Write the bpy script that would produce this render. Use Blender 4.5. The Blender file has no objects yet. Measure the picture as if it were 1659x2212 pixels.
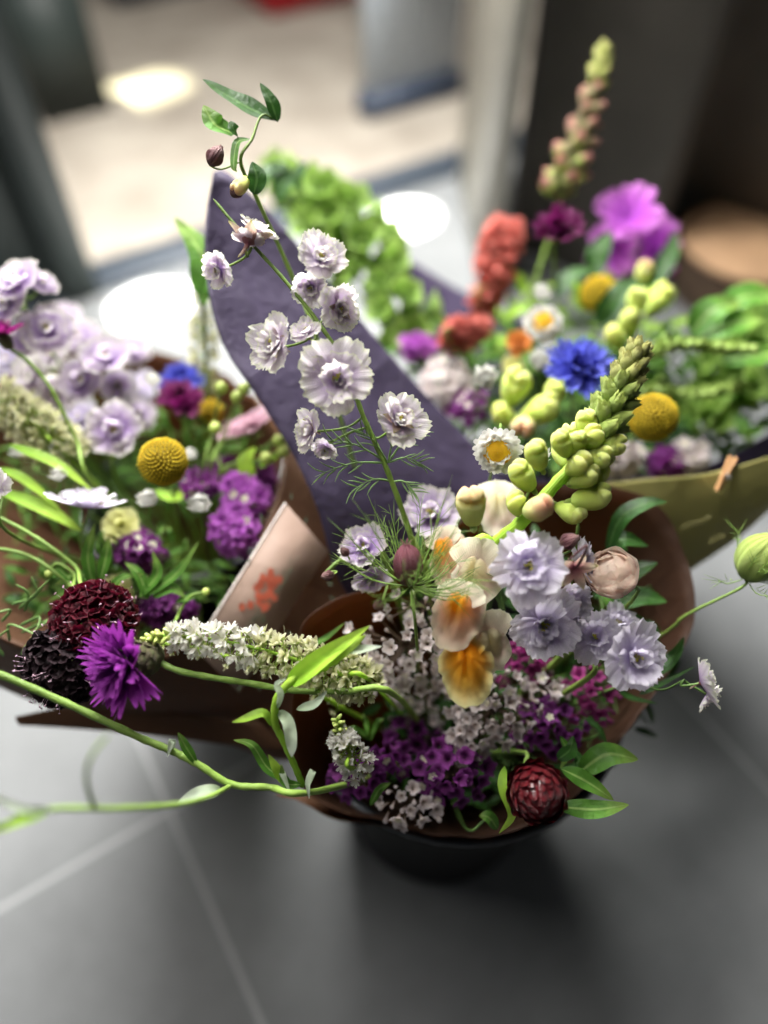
import bpy, math, random
import numpy as np
from mathutils import Vector, Matrix, noise
random.seed(7); rng = np.random.default_rng(7)
S = bpy.context.scene; C = S.collection
PI = math.pi
# ------------------------------------------------------------------ camera
H = 0.88; PITCH = math.radians(52); FPX = 1609.0; CX = 829.5; CY = 1106.0
camd = bpy.data.cameras.new('camera'); cam = bpy.data.objects.new('camera', camd); C.objects.link(cam)
cam.location = (0, 0, H); cam.rotation_euler = (math.radians(90) - PITCH, 0, 0)
camd.sensor_fit = 'VERTICAL'; camd.sensor_height = 36; camd.sensor_width = 27; camd.lens = 26.2
camd.clip_start = 0.02; camd.clip_end = 60
camd.dof.use_dof = True; camd.dof.focus_distance = 0.448; camd.dof.aperture_fstop = 1.35
S.camera = cam
FW = Vector((0, math.cos(PITCH), -math.sin(PITCH))); UP = Vector((0, math.sin(PITCH), math.cos(PITCH))); RT = Vector((1, 0, 0))
CAM = Vector((0, 0, H))
def P(px, py, d): return CAM + d * (FW + (px - CX) / FPX * RT + (CY - py) / FPX * UP)
def FL(px, py, z=0.0):
    r = FW + (px - CX) / FPX * RT + (CY - py) / FPX * UP
    return CAM + r * ((z - H) / r.z)
def cdir(r, u, t): return (RT * r + UP * u - FW * t).normalized()
# ------------------------------------------------------------------ world and lamps
W = bpy.data.worlds.new('World'); S.world = W; W.use_nodes = True
bg = W.node_tree.nodes['Background']; bg.inputs[0].default_value = (0.93, 0.96, 1.0, 1); bg.inputs[1].default_value = 0.05
S.view_settings.view_transform = 'Standard'; S.view_settings.look = 'None'; S.view_settings.gamma = 1; S.view_settings.exposure = 0
T0 = FL(180, 640); T1 = FL(1000, 370)
AX = (T1 - T0).normalized(); AN = Vector((-AX.y, AX.x, 0))      # along threshold, outward
ANG = math.atan2(AX.y, AX.x)
def lamp(name, kind, loc, target, power, size=(1, 1), col=(1, 1, 1), **kw):
    l = bpy.data.lights.new(name, kind); o = bpy.data.objects.new(name, l); C.objects.link(o)
    o.location = loc; o.rotation_euler = (Vector(target) - Vector(loc)).to_track_quat('-Z', 'Y').to_euler()
    l.energy = power; l.color = col
    if kind == 'AREA': l.shape = 'RECTANGLE'; l.size, l.size_y = size
    for k, v in kw.items(): setattr(l, k, v)
    return o
mid = (T0 + T1) / 2
lamp('doorway_light', 'AREA', T0 + AX * 0.22 - AN * 0.04 + Vector((0, 0, 1.42)), (0.0, 0.33, 0.35), 135, (0.9, 1.0), (1.0, 0.985, 0.95))
lamp('fill_light', 'AREA', (-0.60, 0.42, 1.70), (0.05, 0.3, 0.4), 13, (0.7, 0.7), (1.0, 0.97, 0.93))  # added fill lamp with no visible source, brightens petals facing the camera
lamp('outside_daylight', 'AREA', mid + AN * 1.2 + Vector((0, 0, 3.2)), mid + AN * 2.8, 105, (4.5, 3), (1.0, 0.97, 0.92))
def beam(name, tgt, ang, pw, sx=1.0, *, col=(1, 0.97, 0.9), square=True, blend=0.0, dist=5.0, el=58, az=20, roll=0.0):
    e = math.radians(el); a = math.radians(az)
    dv = (AN * math.cos(a) + AX * math.sin(-a)) * math.cos(e) + Vector((0, 0, math.sin(e)))
    loc = tgt + dv * dist
    o = lamp(name, 'SPOT', loc, tgt, pw, col=col, spot_size=math.radians(ang), spot_blend=blend, shadow_soft_size=0.01)
    o.data.use_square = square; o.scale = (sx, 1, 1)
    X = (AX - dv * AX.dot(dv)).normalized(); Y = dv.cross(X)
    o.rotation_euler = (Matrix(((X.x, Y.x, dv.x), (X.y, Y.y, dv.y), (X.z, Y.z, dv.z))) @ Matrix.Rotation(roll, 3, 'Z')).to_euler()
beam('sunbeam', FL(872, 472), 1.15, 45000, 1.6, az=-6, el=52)
beam('sunbeam', FL(326, 658), 1.15, 45000, 1.6, az=-6, el=52)
beam('sunbeam', FL(245, 178), 2.4, 7000, col=(1, 1, .72), square=False, blend=1, el=70)
beam('sunbeam', FL(330, 158), 2.6, 6500, col=(1, 1, .72), square=False, blend=1, el=66)
beam('sunbeam', FL(290, 190), 2.0, 2500, col=(1, 1, .72), square=False, blend=1, el=66)
# ------------------------------------------------------------------ mesh helpers
def hexc(h):
    h = h.lstrip('#'); c = [int(h[i:i + 2], 16) / 255 for i in (0, 2, 4)]
    return tuple(x / 12.92 if x <= .04045 else ((x + .055) / 1.055) ** 2.4 for x in c) + (1,)
def mat(name, ramp, rough=.5, transl=0.0, nscale=60, namt=.15, bump=.15, bscale=120, sheen=0, vein=0, coat=0, rnd=.12, spec=.4, metal=0, coord='UV', two=None, rib=None, sss=0):
    m = bpy.data.materials.new(name); m.use_nodes = True; nt = m.node_tree; N = nt.nodes; L = nt.links
    b = N['Principled BSDF']; out = N['Material Output']
    tc = N.new('ShaderNodeTexCoord'); sx = N.new('ShaderNodeSeparateXYZ'); L.new(tc.outputs['UV'], sx.inputs[0])
    no = N.new('ShaderNodeTexNoise'); no.inputs['Scale'].default_value = nscale; no.inputs['Detail'].default_value = 5
    L.new(tc.outputs['Object'], no.inputs['Vector'])
    if isinstance(ramp, str): ramp = [(0, ramp)]
    cr = N.new('ShaderNodeValToRGB'); el = cr.color_ramp.elements
    while len(el) < len(ramp): el.new(.5)
    while len(el) > max(1, len(ramp)): el.remove(el[-1])
    for e, (p, c) in zip(el, ramp): e.position = p; e.color = hexc(c)
    ad = N.new('ShaderNodeMath'); ad.operation = 'MULTIPLY_ADD'; ad.inputs[1].default_value = .22; L.new(no.outputs[0], ad.inputs[0])
    sb = N.new('ShaderNodeMath'); sb.operation = 'SUBTRACT'; sb.inputs[1].default_value = .11; L.new(sx.outputs[1], sb.inputs[0]); L.new(sb.outputs[0], ad.inputs[2])
    L.new(ad.outputs[0], cr.inputs[0])
    col = cr.outputs[0]
    if rib:
        a1 = N.new('ShaderNodeMath'); a1.operation = 'SUBTRACT'; a1.inputs[1].default_value = .5; L.new(sx.outputs[0], a1.inputs[0])
        a2 = N.new('ShaderNodeMath'); a2.operation = 'ABSOLUTE'; L.new(a1.outputs[0], a2.inputs[0])
        a3 = N.new('ShaderNodeMapRange'); a3.inputs[1].default_value = .03; a3.inputs[2].default_value = .09; a3.inputs[3].default_value = .75; a3.inputs[4].default_value = 0; L.new(a2.outputs[0], a3.inputs[0])
        rx = N.new('ShaderNodeMixRGB'); rx.inputs[2].default_value = hexc(rib); L.new(a3.outputs[0], rx.inputs[0]); L.new(col, rx.inputs[1]); col = rx.outputs[0]
    oi = N.new('ShaderNodeObjectInfo')
    hs = N.new('ShaderNodeHueSaturation'); L.new(col, hs.inputs['Color'])
    mr = N.new('ShaderNodeMapRange'); mr.inputs[1].default_value = .3; mr.inputs[2].default_value = .7; mr.inputs[3].default_value = 1 - namt; mr.inputs[4].default_value = 1 + namt
    L.new(no.outputs[0], mr.inputs[0])
    mr2 = N.new('ShaderNodeMapRange'); mr2.inputs[3].default_value = 1 - rnd; mr2.inputs[4].default_value = 1 + rnd; L.new(oi.outputs['Random'], mr2.inputs[0])
    mu = N.new('ShaderNodeMath'); mu.operation = 'MULTIPLY'; L.new(mr.outputs[0], mu.inputs[0]); L.new(mr2.outputs[0], mu.inputs[1])
    L.new(mu.outputs[0], hs.inputs['Value']); col = hs.outputs[0]
    L.new(col, b.inputs['Base Color'])
    b.inputs['Roughness'].default_value = rough; b.inputs['Specular IOR Level'].default_value = spec; b.inputs['Metallic'].default_value = metal
    if sss: b.inputs['Subsurface Weight'].default_value = sss; b.inputs['Subsurface Scale'].default_value = .006; b.inputs['Subsurface Radius'].default_value = (1, .9, .5)
    if coat: b.inputs['Coat Weight'].default_value = coat; b.inputs['Coat Roughness'].default_value = .12
    if sheen: b.inputs['Sheen Weight'].default_value = sheen; b.inputs['Sheen Roughness'].default_value = .4
    if bump or vein:
        bn = N.new('ShaderNodeTexNoise'); bn.inputs['Scale'].default_value = bscale; bn.inputs['Detail'].default_value = 4; L.new(tc.outputs['Object'], bn.inputs['Vector'])
        bp = N.new('ShaderNodeBump'); bp.inputs['Strength'].default_value = 1; bp.inputs['Distance'].default_value = bump * .006
        L.new(bn.outputs[0], bp.inputs['Height']); last = bp
        if vein:
            wv = N.new('ShaderNodeTexWave'); wv.wave_type = 'BANDS'; wv.bands_direction = 'X'; wv.inputs['Scale'].default_value = 4.5; wv.inputs['Distortion'].default_value = 1.2
            L.new(tc.outputs['UV'], wv.inputs['Vector'])
            b2 = N.new('ShaderNodeBump'); b2.inputs['Strength'].default_value = 1; b2.inputs['Distance'].default_value = vein * .0035
            L.new(wv.outputs['Fac'], b2.inputs['Height']); L.new(bp.outputs[0], b2.inputs['Normal']); last = b2
        L.new(last.outputs[0], b.inputs['Normal'])
    if transl:
        tr = N.new('ShaderNodeBsdfTranslucent'); mx = N.new('ShaderNodeMixShader'); mx.inputs[0].default_value = transl
        L.new(col, tr.inputs[0]); L.new(b.outputs[0], mx.inputs[1]); L.new(tr.outputs[0], mx.inputs[2]); L.new(mx.outputs[0], out.inputs[0])
    return m
def crom(pts, n):
    p = [Vector(q) for q in pts]
    if len(p) == 2: return [p[0].lerp(p[1], i / n) for i in range(n + 1)]
    p = [2 * p[0] - p[1]] + p + [2 * p[-1] - p[-2]]; out = []; m = len(p) - 3
    for i in range(n + 1):
        t = i / n * m; k = min(int(t), m - 1); t -= k; a, b, c, d = p[k:k + 4]
        out.append(.5 * ((2 * b) + (c - a) * t + (2 * a - 5 * b + 4 * c - d) * t * t + (3 * b - a - 3 * c + d) * t ** 3))
    return out
def lerpl(l, t):
    if not hasattr(l, '__len__'): return l
    x = t * (len(l) - 1); k = min(int(x), len(l) - 2); return l[k] + (l[k + 1] - l[k]) * (x - k)
class MB:
    def __init__(s): s.v = []; s.uv = []; s.f = []; s.mi = []; s.n = 0
    def grid(s, V, U, mi=0, closed=False):
        a, b = V.shape[:2]; s.v.append(V.reshape(-1, 3)); s.uv.append(U.reshape(-1, 2)); o = s.n; s.n += a * b
        for i in range(a - 1):
            for j in range(b if closed else b - 1):
                k = (j + 1) % b
                s.f.append((o + i * b + j, o + i * b + k, o + (i + 1) * b + k, o + (i + 1) * b + j)); s.mi.append(mi)
    def quads(s, V, F, mi=0, uv=None):
        V = np.array(V, float); o = s.n; s.v.append(V); s.uv.append(np.zeros((len(V), 2)) if uv is None else np.array(uv, float)); s.n += len(V)
        for f in F: s.f.append(tuple(o + i for i in f)); s.mi.append(mi)
    def tube(s, pts, r, seg=7, n=None, mi=0, ends=True):
        n = n or max(4, 4 * (len(pts) - 1)); c = crom(pts, n); V = np.zeros((n + 1, seg, 3)); U = np.zeros((n + 1, seg, 2))
        nrm = None
        for i, p in enumerate(c):
            t = (c[min(i + 1, n)] - c[max(i - 1, 0)])
            t = t.normalized() if t.length > 1e-9 else Vector((0, 0, 1))
            nrm = t.orthogonal().normalized() if nrm is None else (nrm - t * nrm.dot(t)).normalized()
            bi = t.cross(nrm); rr = lerpl(r, i / n) * (1 + .09 * math.sin(i * 2.3 + len(pts)) * (n > 10))
            if ends and i in (0, n): rr *= .35
            for j in range(seg):
                a = 2 * PI * j / seg; V[i, j] = p + nrm * (math.cos(a) * rr) + bi * (math.sin(a) * rr); U[i, j] = (j / seg, i / n)
        s.grid(V, U, mi, True)
    def ball(s, M=None, nu=14, nv=9, mi=0, fn=None):
        th = np.linspace(0.02, PI - .02, nv)[:, None]; ph = np.linspace(0, 2 * PI, nu, endpoint=False)[None, :]
        V = np.stack([np.sin(th) * np.cos(ph), np.sin(th) * np.sin(ph), np.cos(th) * np.ones_like(ph)], -1)
        if fn: V = fn(V)
        U = np.zeros(V.shape[:2] + (2,)); U[..., 0] = ph / (2 * PI); U[..., 1] = 1 - th / PI
        if M is not None:
            A = np.array(M); V = V @ A[:3, :3].T + A[:3, 3]
        s.grid(V, U, mi, True)
    def petal(s, az=0, el=.2, L=1, W=.8, curl=.3, cup=.2, ruf=.08, freq=2.5, jag=.04, teeth=0, tamt=.25, prof='fan', z0=0, r0=.04, mi=0, nu=9, nv=7, kk=.3, base=.2, M=None, p=.8, fold=0):
        ss = np.linspace(-1, 1, nu)[None, :]; tt = np.linspace(0, 1, nv)[:, None]
        if prof == 'fan':
            w = W / 2 * (base + (1 - base) * np.sin(tt * PI / 2) ** .8); Ls = 1 - kk * np.abs(ss) ** 2.4
        else:
            w = W / 2 * (np.sin(PI * np.clip(tt, 0, 1) ** p) ** .8 + .06 * (1 - tt)); Ls = np.ones_like(ss)
        Ls = Ls + jag * rng.uniform(-1, 1, ss.shape)
        if teeth: Ls = Ls - tamt * (1 - np.abs(np.sin(teeth * PI * (ss + 1) / 2)))
        t = tt * Ls; c = curl if abs(curl) > 1e-3 else 1e-3
        x = L * (np.sin(el + c * t) - math.sin(el)) / c; z = L * (math.cos(el) - np.cos(el + c * t)) / c
        f1, f2 = rng.uniform(0, 6.28, 2)
        off = cup * w * ss ** 2 + fold * w * np.abs(ss) + ruf * L * t ** 2 * (np.sin(freq * PI * ss + f1) + .6 * np.sin(2.1 * freq * PI * ss + f2)) * (.35 + .65 * np.abs(ss))
        phi = el + c * t; x = x - np.sin(phi) * off; z = z + np.cos(phi) * off; y = ss * w + 0 * t
        ca, sa = math.cos(az), math.sin(az); x = x + r0
        V = np.stack([x * ca - y * sa, x * sa + y * ca, z + z0 + 0 * y], -1)
        U = np.stack([(ss + 1) / 2 + 0 * t, tt + 0 * ss], -1)
        if M is not None:
            A = np.array(M); V = V @ A[:3, :3].T + A[:3, 3]
        s.grid(V, U, mi)
    def ribbon(s, pts, w, nrm, n=14, nu=5, fold=.25, wav=.0, prof=.75, mi=0, fn=None, twist=0):
        c = crom(pts, n); V = np.zeros((n + 1, nu, 3)); U = np.zeros((n + 1, nu, 2)); ph = random.uniform(0, 6)
        for i, q in enumerate(c):
            t = (c[min(i + 1, n)] - c[max(i - 1, 0)]).normalized(); a = i / n
            N0 = Vector(nrm); 
            if twist: N0 = Matrix.Rotation(twist * a, 3, t) @ N0
            side = t.cross(N0).normalized(); nn = side.cross(t).normalized()
            ww = w / 2 * (max(0.0, math.sin(PI * a ** prof)) ** .8 + .05)
            for j in range(nu):
                u = j / (nu - 1) * 2 - 1
                V[i, j] = q + side * (u * ww) + nn * (fold * abs(u) * ww + wav * ww * math.sin(a * 11 + ph + (2 if u > 0 else 0)) * abs(u)); U[i, j] = ((u + 1) / 2, a)
        s.grid(V, U, mi)
    def mesh(s, name, mats, M=None, smooth=True):
        V = np.concatenate(s.v); U = np.concatenate(s.uv)
        if M is not None:
            A = np.array(M); V = V @ A[:3, :3].T + A[:3, 3]
        me = bpy.data.meshes.new(name); me.from_pydata(V.tolist(), [], s.f)
        me.polygons.foreach_set('use_smooth', [smooth] * len(s.f))
        li = np.empty(len(me.loops), dtype=np.int32); me.loops.foreach_get('vertex_index', li)
        ul = me.uv_layers.new(name='UVMap'); ul.data.foreach_set('uv', U[li].ravel().astype(np.float32))
        for m in (mats if isinstance(mats, (list, tuple)) else [mats]): me.materials.append(m)
        me.polygons.foreach_set('material_index', s.mi); me.update()
        return me
WM = {}
def thing(name, label, cat, loc, group=None):
    o = bpy.data.objects.new(name, None); C.objects.link(o); o.empty_display_size = .01
    o.location = loc; o['label'] = label; o['category'] = cat
    if group: o['group'] = group
    WM[o] = Matrix.Translation(loc); return o
def part(name, me, parent, M=None, label=None):
    o = bpy.data.objects.new(name, me); C.objects.link(o); M = M or Matrix(); WM[o] = M
    if parent: o.parent = parent; o.matrix_basis = WM[parent].inverted() @ M
    else: o.matrix_basis = M
    if label: o['label'] = label
    return o
def build(mb, name, mats, parent=None, label=None, cat=None, group=None, kind=None, smooth=True, solid=0, rim=None):
    V = np.concatenate(mb.v); c = Vector(V.mean(0)); me = mb.mesh(name, mats, Matrix.Translation(-c), smooth)
    o = part(name, me, parent, Matrix.Translation(c))
    if label: o['label'] = label
    if cat: o['category'] = cat
    if group: o['group'] = group
    if kind: o['kind'] = kind
    if solid: md = o.modifiers.new('thickness', 'SOLIDIFY'); md.thickness = solid; md.offset = 0
    return o
def orient(pos, z, scale=1, roll=0):
    q = Vector(z).to_track_quat('Z', 'Y').to_matrix().to_4x4()
    return Matrix.Translation(pos) @ q @ Matrix.Rotation(roll, 4, 'Z') @ (Matrix.Scale(scale, 4) if not hasattr(scale, '__len__') else Matrix.Diagonal((*scale, 1)))
def boxm(mb, c, ex, ey, ez, mi=0):
    c = Vector(c); V = [c + ex * a + ey * b + ez * g for a in (-1, 1) for b in (-1, 1) for g in (-1, 1)]
    mb.quads(V, [(0, 1, 3, 2), (4, 6, 7, 5), (0, 4, 5, 1), (2, 3, 7, 6), (0, 2, 6, 4), (1, 5, 7, 3)], mi)
# ------------------------------------------------------------------ materials
G_STEM = mat('stem_green', [(0, '#5f7a34'), (1, '#8fae4e')], .55, .15, sheen=.02, bump=.1, bscale=400)
G_STEM_D = mat('stem_dark', [(0, '#3d5726'), (1, '#5d7c3a')], .55, .1)
G_LIME = mat('lime_green', [(0, '#7fae2c'), (1, '#b4d84e')], .5, .35, sheen=.01, vein=.05)
G_LEAF = mat('leaf_green', [(0, '#467624'), (.6, '#5a8a34'), (1, '#8aa84c')], .42, .35, vein=.07, bump=.2, bscale=250, rib='#9ab86a', namt=.3, nscale=90)
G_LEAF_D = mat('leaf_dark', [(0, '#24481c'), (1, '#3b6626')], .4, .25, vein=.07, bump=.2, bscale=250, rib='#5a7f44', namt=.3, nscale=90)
G_PALE = mat('leaf_pale', [(0, '#b4c8a0'), (1, '#d3decb')], .6, .25, vein=.05, sheen=.01)
G_FERN = mat('feathery_green', [(0, '#5f7f45'), (1, '#87a862')], .5, .2)
DEL_W = mat('delphinium_white', [(0, '#c9aede'), (.4, '#e4d4ea'), (.85, '#f3ecf0'), (1, '#eef0d6')], .5, .55, vein=.06, bump=.12, bscale=350, sheen=.01)
DEL_L = mat('delphinium_lilac', [(0, '#c4b0e0'), (.4, '#dfd4ee'), (1, '#efeaf4')], .5, .55, vein=.06, bump=.12, bscale=350, sheen=.01)
DEL_V = mat('delphinium_violet', [(0, '#b086d0'), (.45, '#cdb0e2'), (.9, '#efe6f0'), (1, '#f1eedd')], .5, .55, vein=.06, bump=.12, bscale=350, sheen=.01)
DEL_K = mat('calyx_pink', [(0, '#a5566c'), (.4, '#c79a90'), (.8, '#d9c6ae'), (1, '#cdc56e')], .5, .3, vein=.09)
STAM = mat('stamen', [(0, '#8a9a3e'), (1, '#d9c95a')], .5)
BUD_B = mat('bud_burgundy', [(0, '#7c6a55'), (.4, '#7d4d55'), (1, '#a27d78')], .55, .1, vein=.1, sheen=.02)
SN_BUD = mat('snap_bud', [(0, '#b8d45a'), (.6, '#d8ea74'), (1, '#eaf294')], .5, .12, bump=.2, bscale=260, namt=.2, sss=.7, sheen=.03)
SN_BUDP = mat('snap_bud_peach', [(0, '#c4d85c'), (.5, '#dbe088'), (.8, '#eecb9c'), (1, '#e8a585')], .5, .1, sheen=.02, bump=.2, bscale=260, sss=.7)
SN_SEP = mat('snap_sepal', [(0, '#86ac44'), (1, '#b0be62')], .5, .2, sheen=.04)
SN_TIP = mat('snap_tip', [(0, '#a8bc5a'), (1, '#b8b468')], .5, .2, sheen=.04)
SN_WHT = mat('snap_cream', [(0, '#f1c9b6'), (.3, '#f6e3cf'), (1, '#f6f2d6')], .45, .38, vein=.04, bump=.1, bscale=200)
SN_PCH = mat('snap_peach', [(0, '#f0b070'), (.4, '#f3c39c'), (1, '#f3e3b6')], .45, .35, vein=.05, bump=.15, bscale=200)
SN_YEL = mat('snap_yellow', [(0, '#f6e08a'), (.5, '#f7d36a'), (1, '#f3ecae')], .45, .35, vein=.05, bump=.15, bscale=200)
SN_PAL = mat('snap_palate', [(0, '#f4cda6'), (.55, '#f6bc84'), (.75, '#fdb62c'), (1, '#ffc420')], .45, .4, bump=.2, bscale=200, sheen=.02)
ST_P = mat('statice_purple', [(0, '#2c0830'), (.5, '#62195f'), (1, '#8e3a92')], .6, .3, vein=.1, rnd=.2)
ST_M = mat('statice_magenta', [(0, '#5a1550'), (.5, '#96286f'), (1, '#b54a92')], .6, .3, vein=.1, rnd=.2)
ST_PK = mat('statice_orchid', [(0, '#8a2f98'), (.5, '#b44fc0'), (1, '#cf74d8')], .6, .35, vein=.1, rnd=.15)
ST_W = mat('statice_white', [(0, '#9c7f6c'), (.4, '#d8c8c2'), (1, '#eadfe0')], .6, .3, vein=.1, rnd=.15)
ST_C = mat('statice_corolla', [(0, '#f4edc8'), (1, '#f6f1e2')], .6, .2)
ST_ST = mat('statice_stem', '#4a3a2c', .6)
YEL = mat('craspedia_yellow', [(0, '#e2b814'), (1, '#f6d92c')], .65, .1, bump=.2, bscale=500, nscale=30, namt=.2)
YELO = mat('disc_orange', [(0, '#f0a40c'), (1, '#fcc824')], .6, .1)
WHT = mat('bract_white', [(0, '#e8e4c8'), (.3, '#f3f1e6'), (1, '#f8f7f2')], .45, .25, vein=.05)
RED = mat('strawflower_red', [(0, '#2a040a'), (.6, '#5a0714'), (1, '#6c0c1a')], .3, 0, coat=.25, vein=.06, rnd=0)
CF_P = mat('cornflower_purple', [(0, '#6a1f8a'), (.5, '#94309e'), (1, '#a63fb0')], .5, .35, vein=.08)
CF_B = mat('cornflower_blue', [(0, '#3a2f94'), (.5, '#4f55c4'), (1, '#6e76e0')], .5, .35, vein=.08)
CF_D = mat('cornflower_maroon', [(0, '#3d0a30'), (.6, '#6e1550'), (1, '#8a2470')], .5, .3, vein=.08)
CF_INV = mat('involucre', [(0, '#6f7f46'), (.6, '#7d7454'), (1, '#4f4a3a')], .6, .1, sheen=.02, bump=.4, bscale=500)
SCAB = mat('scabious_maroon', [(0, '#1c0410'), (.6, '#43081a'), (1, '#6a1228')], .45, .2, vein=.1)
SCAB_D = mat('scabious_dark', [(0, '#0a0408'), (1, '#260c18')], .6, 0)
PINPK = mat('stamen_pink', '#e0b8cc', .5, .1)
RES_W = mat('reseda_white', [(0, '#dcdcae'), (.3, '#f4f1e2'), (1, '#faf8f2')], .5, .42)
RES_C = mat('reseda_cream', [(0, '#a8b45c'), (.5, '#e6e4b0'), (1, '#f1efce')], .5, .35)
RES_T = mat('reseda_tip', [(0, '#8fae4a'), (1, '#c6cf76')], .5, .25)
ANTH = mat('anther_rust', '#a8562e', .6)
NIG = mat('nigella_burgundy', [(0, '#5f5a3a'), (.45, '#6a2f3c'), (1, '#9a5a66')], .5, .1, vein=.15)
NIG_G = mat('nigella_green', [(0, '#7d9a4a'), (1, '#b0bf62')], .5, .1, vein=.15)
NIG_T = mat('nigella_thread', [(0, '#6a8a3a'), (1, '#8aa850')], .5, .2)
PINKB = mat('blush_petal', [(0, '#f0b8b0'), (.5, '#f6cdc2'), (1, '#f8e6d4')], .6, .4, spec=.1, nscale=160, namt=.14, vein=.05)
SOFTP = mat('soft_pink', [(0, '#a86a86'), (1, '#dcb6c4')], .5, .35, vein=.05)
MAG = mat('orchid_magenta', [(0, '#b03ac8'), (.5, '#c95ad8'), (1, '#dd8ade')], .5, .4, vein=.05)
CORAL = mat('coral_red', [(0, '#b05850'), (1, '#e08478')], .55, .3, vein=.05)
ORNG = mat('orange_petal', [(0, '#d8742a'), (1, '#f0a050')], .5, .3)
YELP = mat('pale_yellow', [(0, '#e0e07a'), (1, '#f0efb0')], .5, .4)
BELL = mat('bells_lime', [(0, '#4f7426'), (.5, '#739a3a'), (1, '#a0c060')], .5, .4, vein=.1)
AMAR = mat('amaranth_green', [(0, '#5f7f34'), (1, '#9ab05a')], .6, .2)
def paper(name, col, col2, transl, bumpd=.5, scale=40, streak=0, tcol=None):
    m = bpy.data.materials.new(name); m.use_nodes = True; nt = m.node_tree; N = nt.nodes; L = nt.links
    b = N['Principled BSDF']; out = N['Material Output']; tc = N.new('ShaderNodeTexCoord')
    mp = N.new('ShaderNodeMapping'); L.new(tc.outputs['UV'], mp.inputs[0]); mp.inputs['Scale'].default_value = (1, .25 if streak else 1, 1)
    n1 = N.new('ShaderNodeTexNoise'); n1.inputs['Scale'].default_value = 60 if streak else 12; n1.inputs['Detail'].default_value = 8; L.new(mp.outputs[0], n1.inputs['Vector'])
    mx = N.new('ShaderNodeMixRGB'); mx.inputs[1].default_value = hexc(col); mx.inputs[2].default_value = hexc(col2); L.new(n1.outputs[0], mx.inputs[0])
    L.new(mx.outputs[0], b.inputs['Base Color']); b.inputs['Roughness'].default_value = .62; b.inputs['Specular IOR Level'].default_value = .3
    n2 = N.new('ShaderNodeTexNoise'); n2.inputs['Scale'].default_value = scale; n2.inputs['Detail'].default_value = 6; n2.inputs['Distortion'].default_value = .6; L.new(tc.outputs['Object'], n2.inputs['Vector'])
    n3 = N.new('ShaderNodeTexNoise'); n3.inputs['Scale'].default_value = 7; n3.inputs['Detail'].default_value = 2; L.new(tc.outputs['Object'], n3.inputs['Vector'])
    b1 = N.new('ShaderNodeBump'); b1.inputs['Distance'].default_value = .002 * bumpd; L.new(n2.outputs[0], b1.inputs['Height'])
    b2 = N.new('ShaderNodeBump'); b2.inputs['Distance'].default_value = .005; L.new(n3.outputs[0], b2.inputs['Height']); L.new(b1.outputs[0], b2.inputs['Normal'])
    vo = N.new('ShaderNodeTexVoronoi'); vo.inputs['Scale'].default_value = 16; vo.distance = 'MANHATTAN'; L.new(tc.outputs['Object'], vo.inputs['Vector'])
    b3 = N.new('ShaderNodeBump'); b3.inputs['Distance'].default_value = .0035; L.new(vo.outputs['Distance'], b3.inputs['Height']); L.new(b2.outputs[0], b3.inputs['Normal'])
    L.new(b3.outputs[0], b.inputs['Normal'])
    tr = N.new('ShaderNodeBsdfTranslucent'); ms = N.new('ShaderNodeMixShader'); ms.inputs[0].default_value = transl
    (L.new(mx.outputs[0], tr.inputs[0]) if not tcol else setattr(tr.inputs[0], 'default_value', hexc(tcol))); L.new(b.outputs[0], ms.inputs[1]); L.new(tr.outputs[0], ms.inputs[2]); L.new(ms.outputs[0], out.inputs[0])
    return m
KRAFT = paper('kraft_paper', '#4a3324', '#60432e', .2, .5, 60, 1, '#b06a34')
KRAFT_SHADE = paper('kraft_paper_shaded', '#302017', '#482f20', .30, .5, 60, 1, '#96683c')  # kraft copy darkened to paint in the shade of flowers and neighbouring bouquets
PURP = paper('purple_paper', '#332b40', '#40374f', .10, .7, 110)
YPAP = paper('yellow_paper', '#908b52', '#9c965c', .15, .3, 50)
CARDM = paper('card_blush', '#8a7468', '#927b6e', .05, .1, 50)
WHITEM = mat('card_edge', '#e8dcd6', .6, rnd=0)
BLACKP = mat('black_plastic', '#050608', .7, 0, spec=.15, nscale=20, bump=.1, bscale=40, rnd=0)
RIM_LIT = mat('bucket_rim_highlight', '#3a3d42', .3, rnd=0)  # black plastic greyed so the rim's highlight is painted into its colour
WOOD = mat('peg_wood', '#b88a5c', .6, rnd=0)
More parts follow.
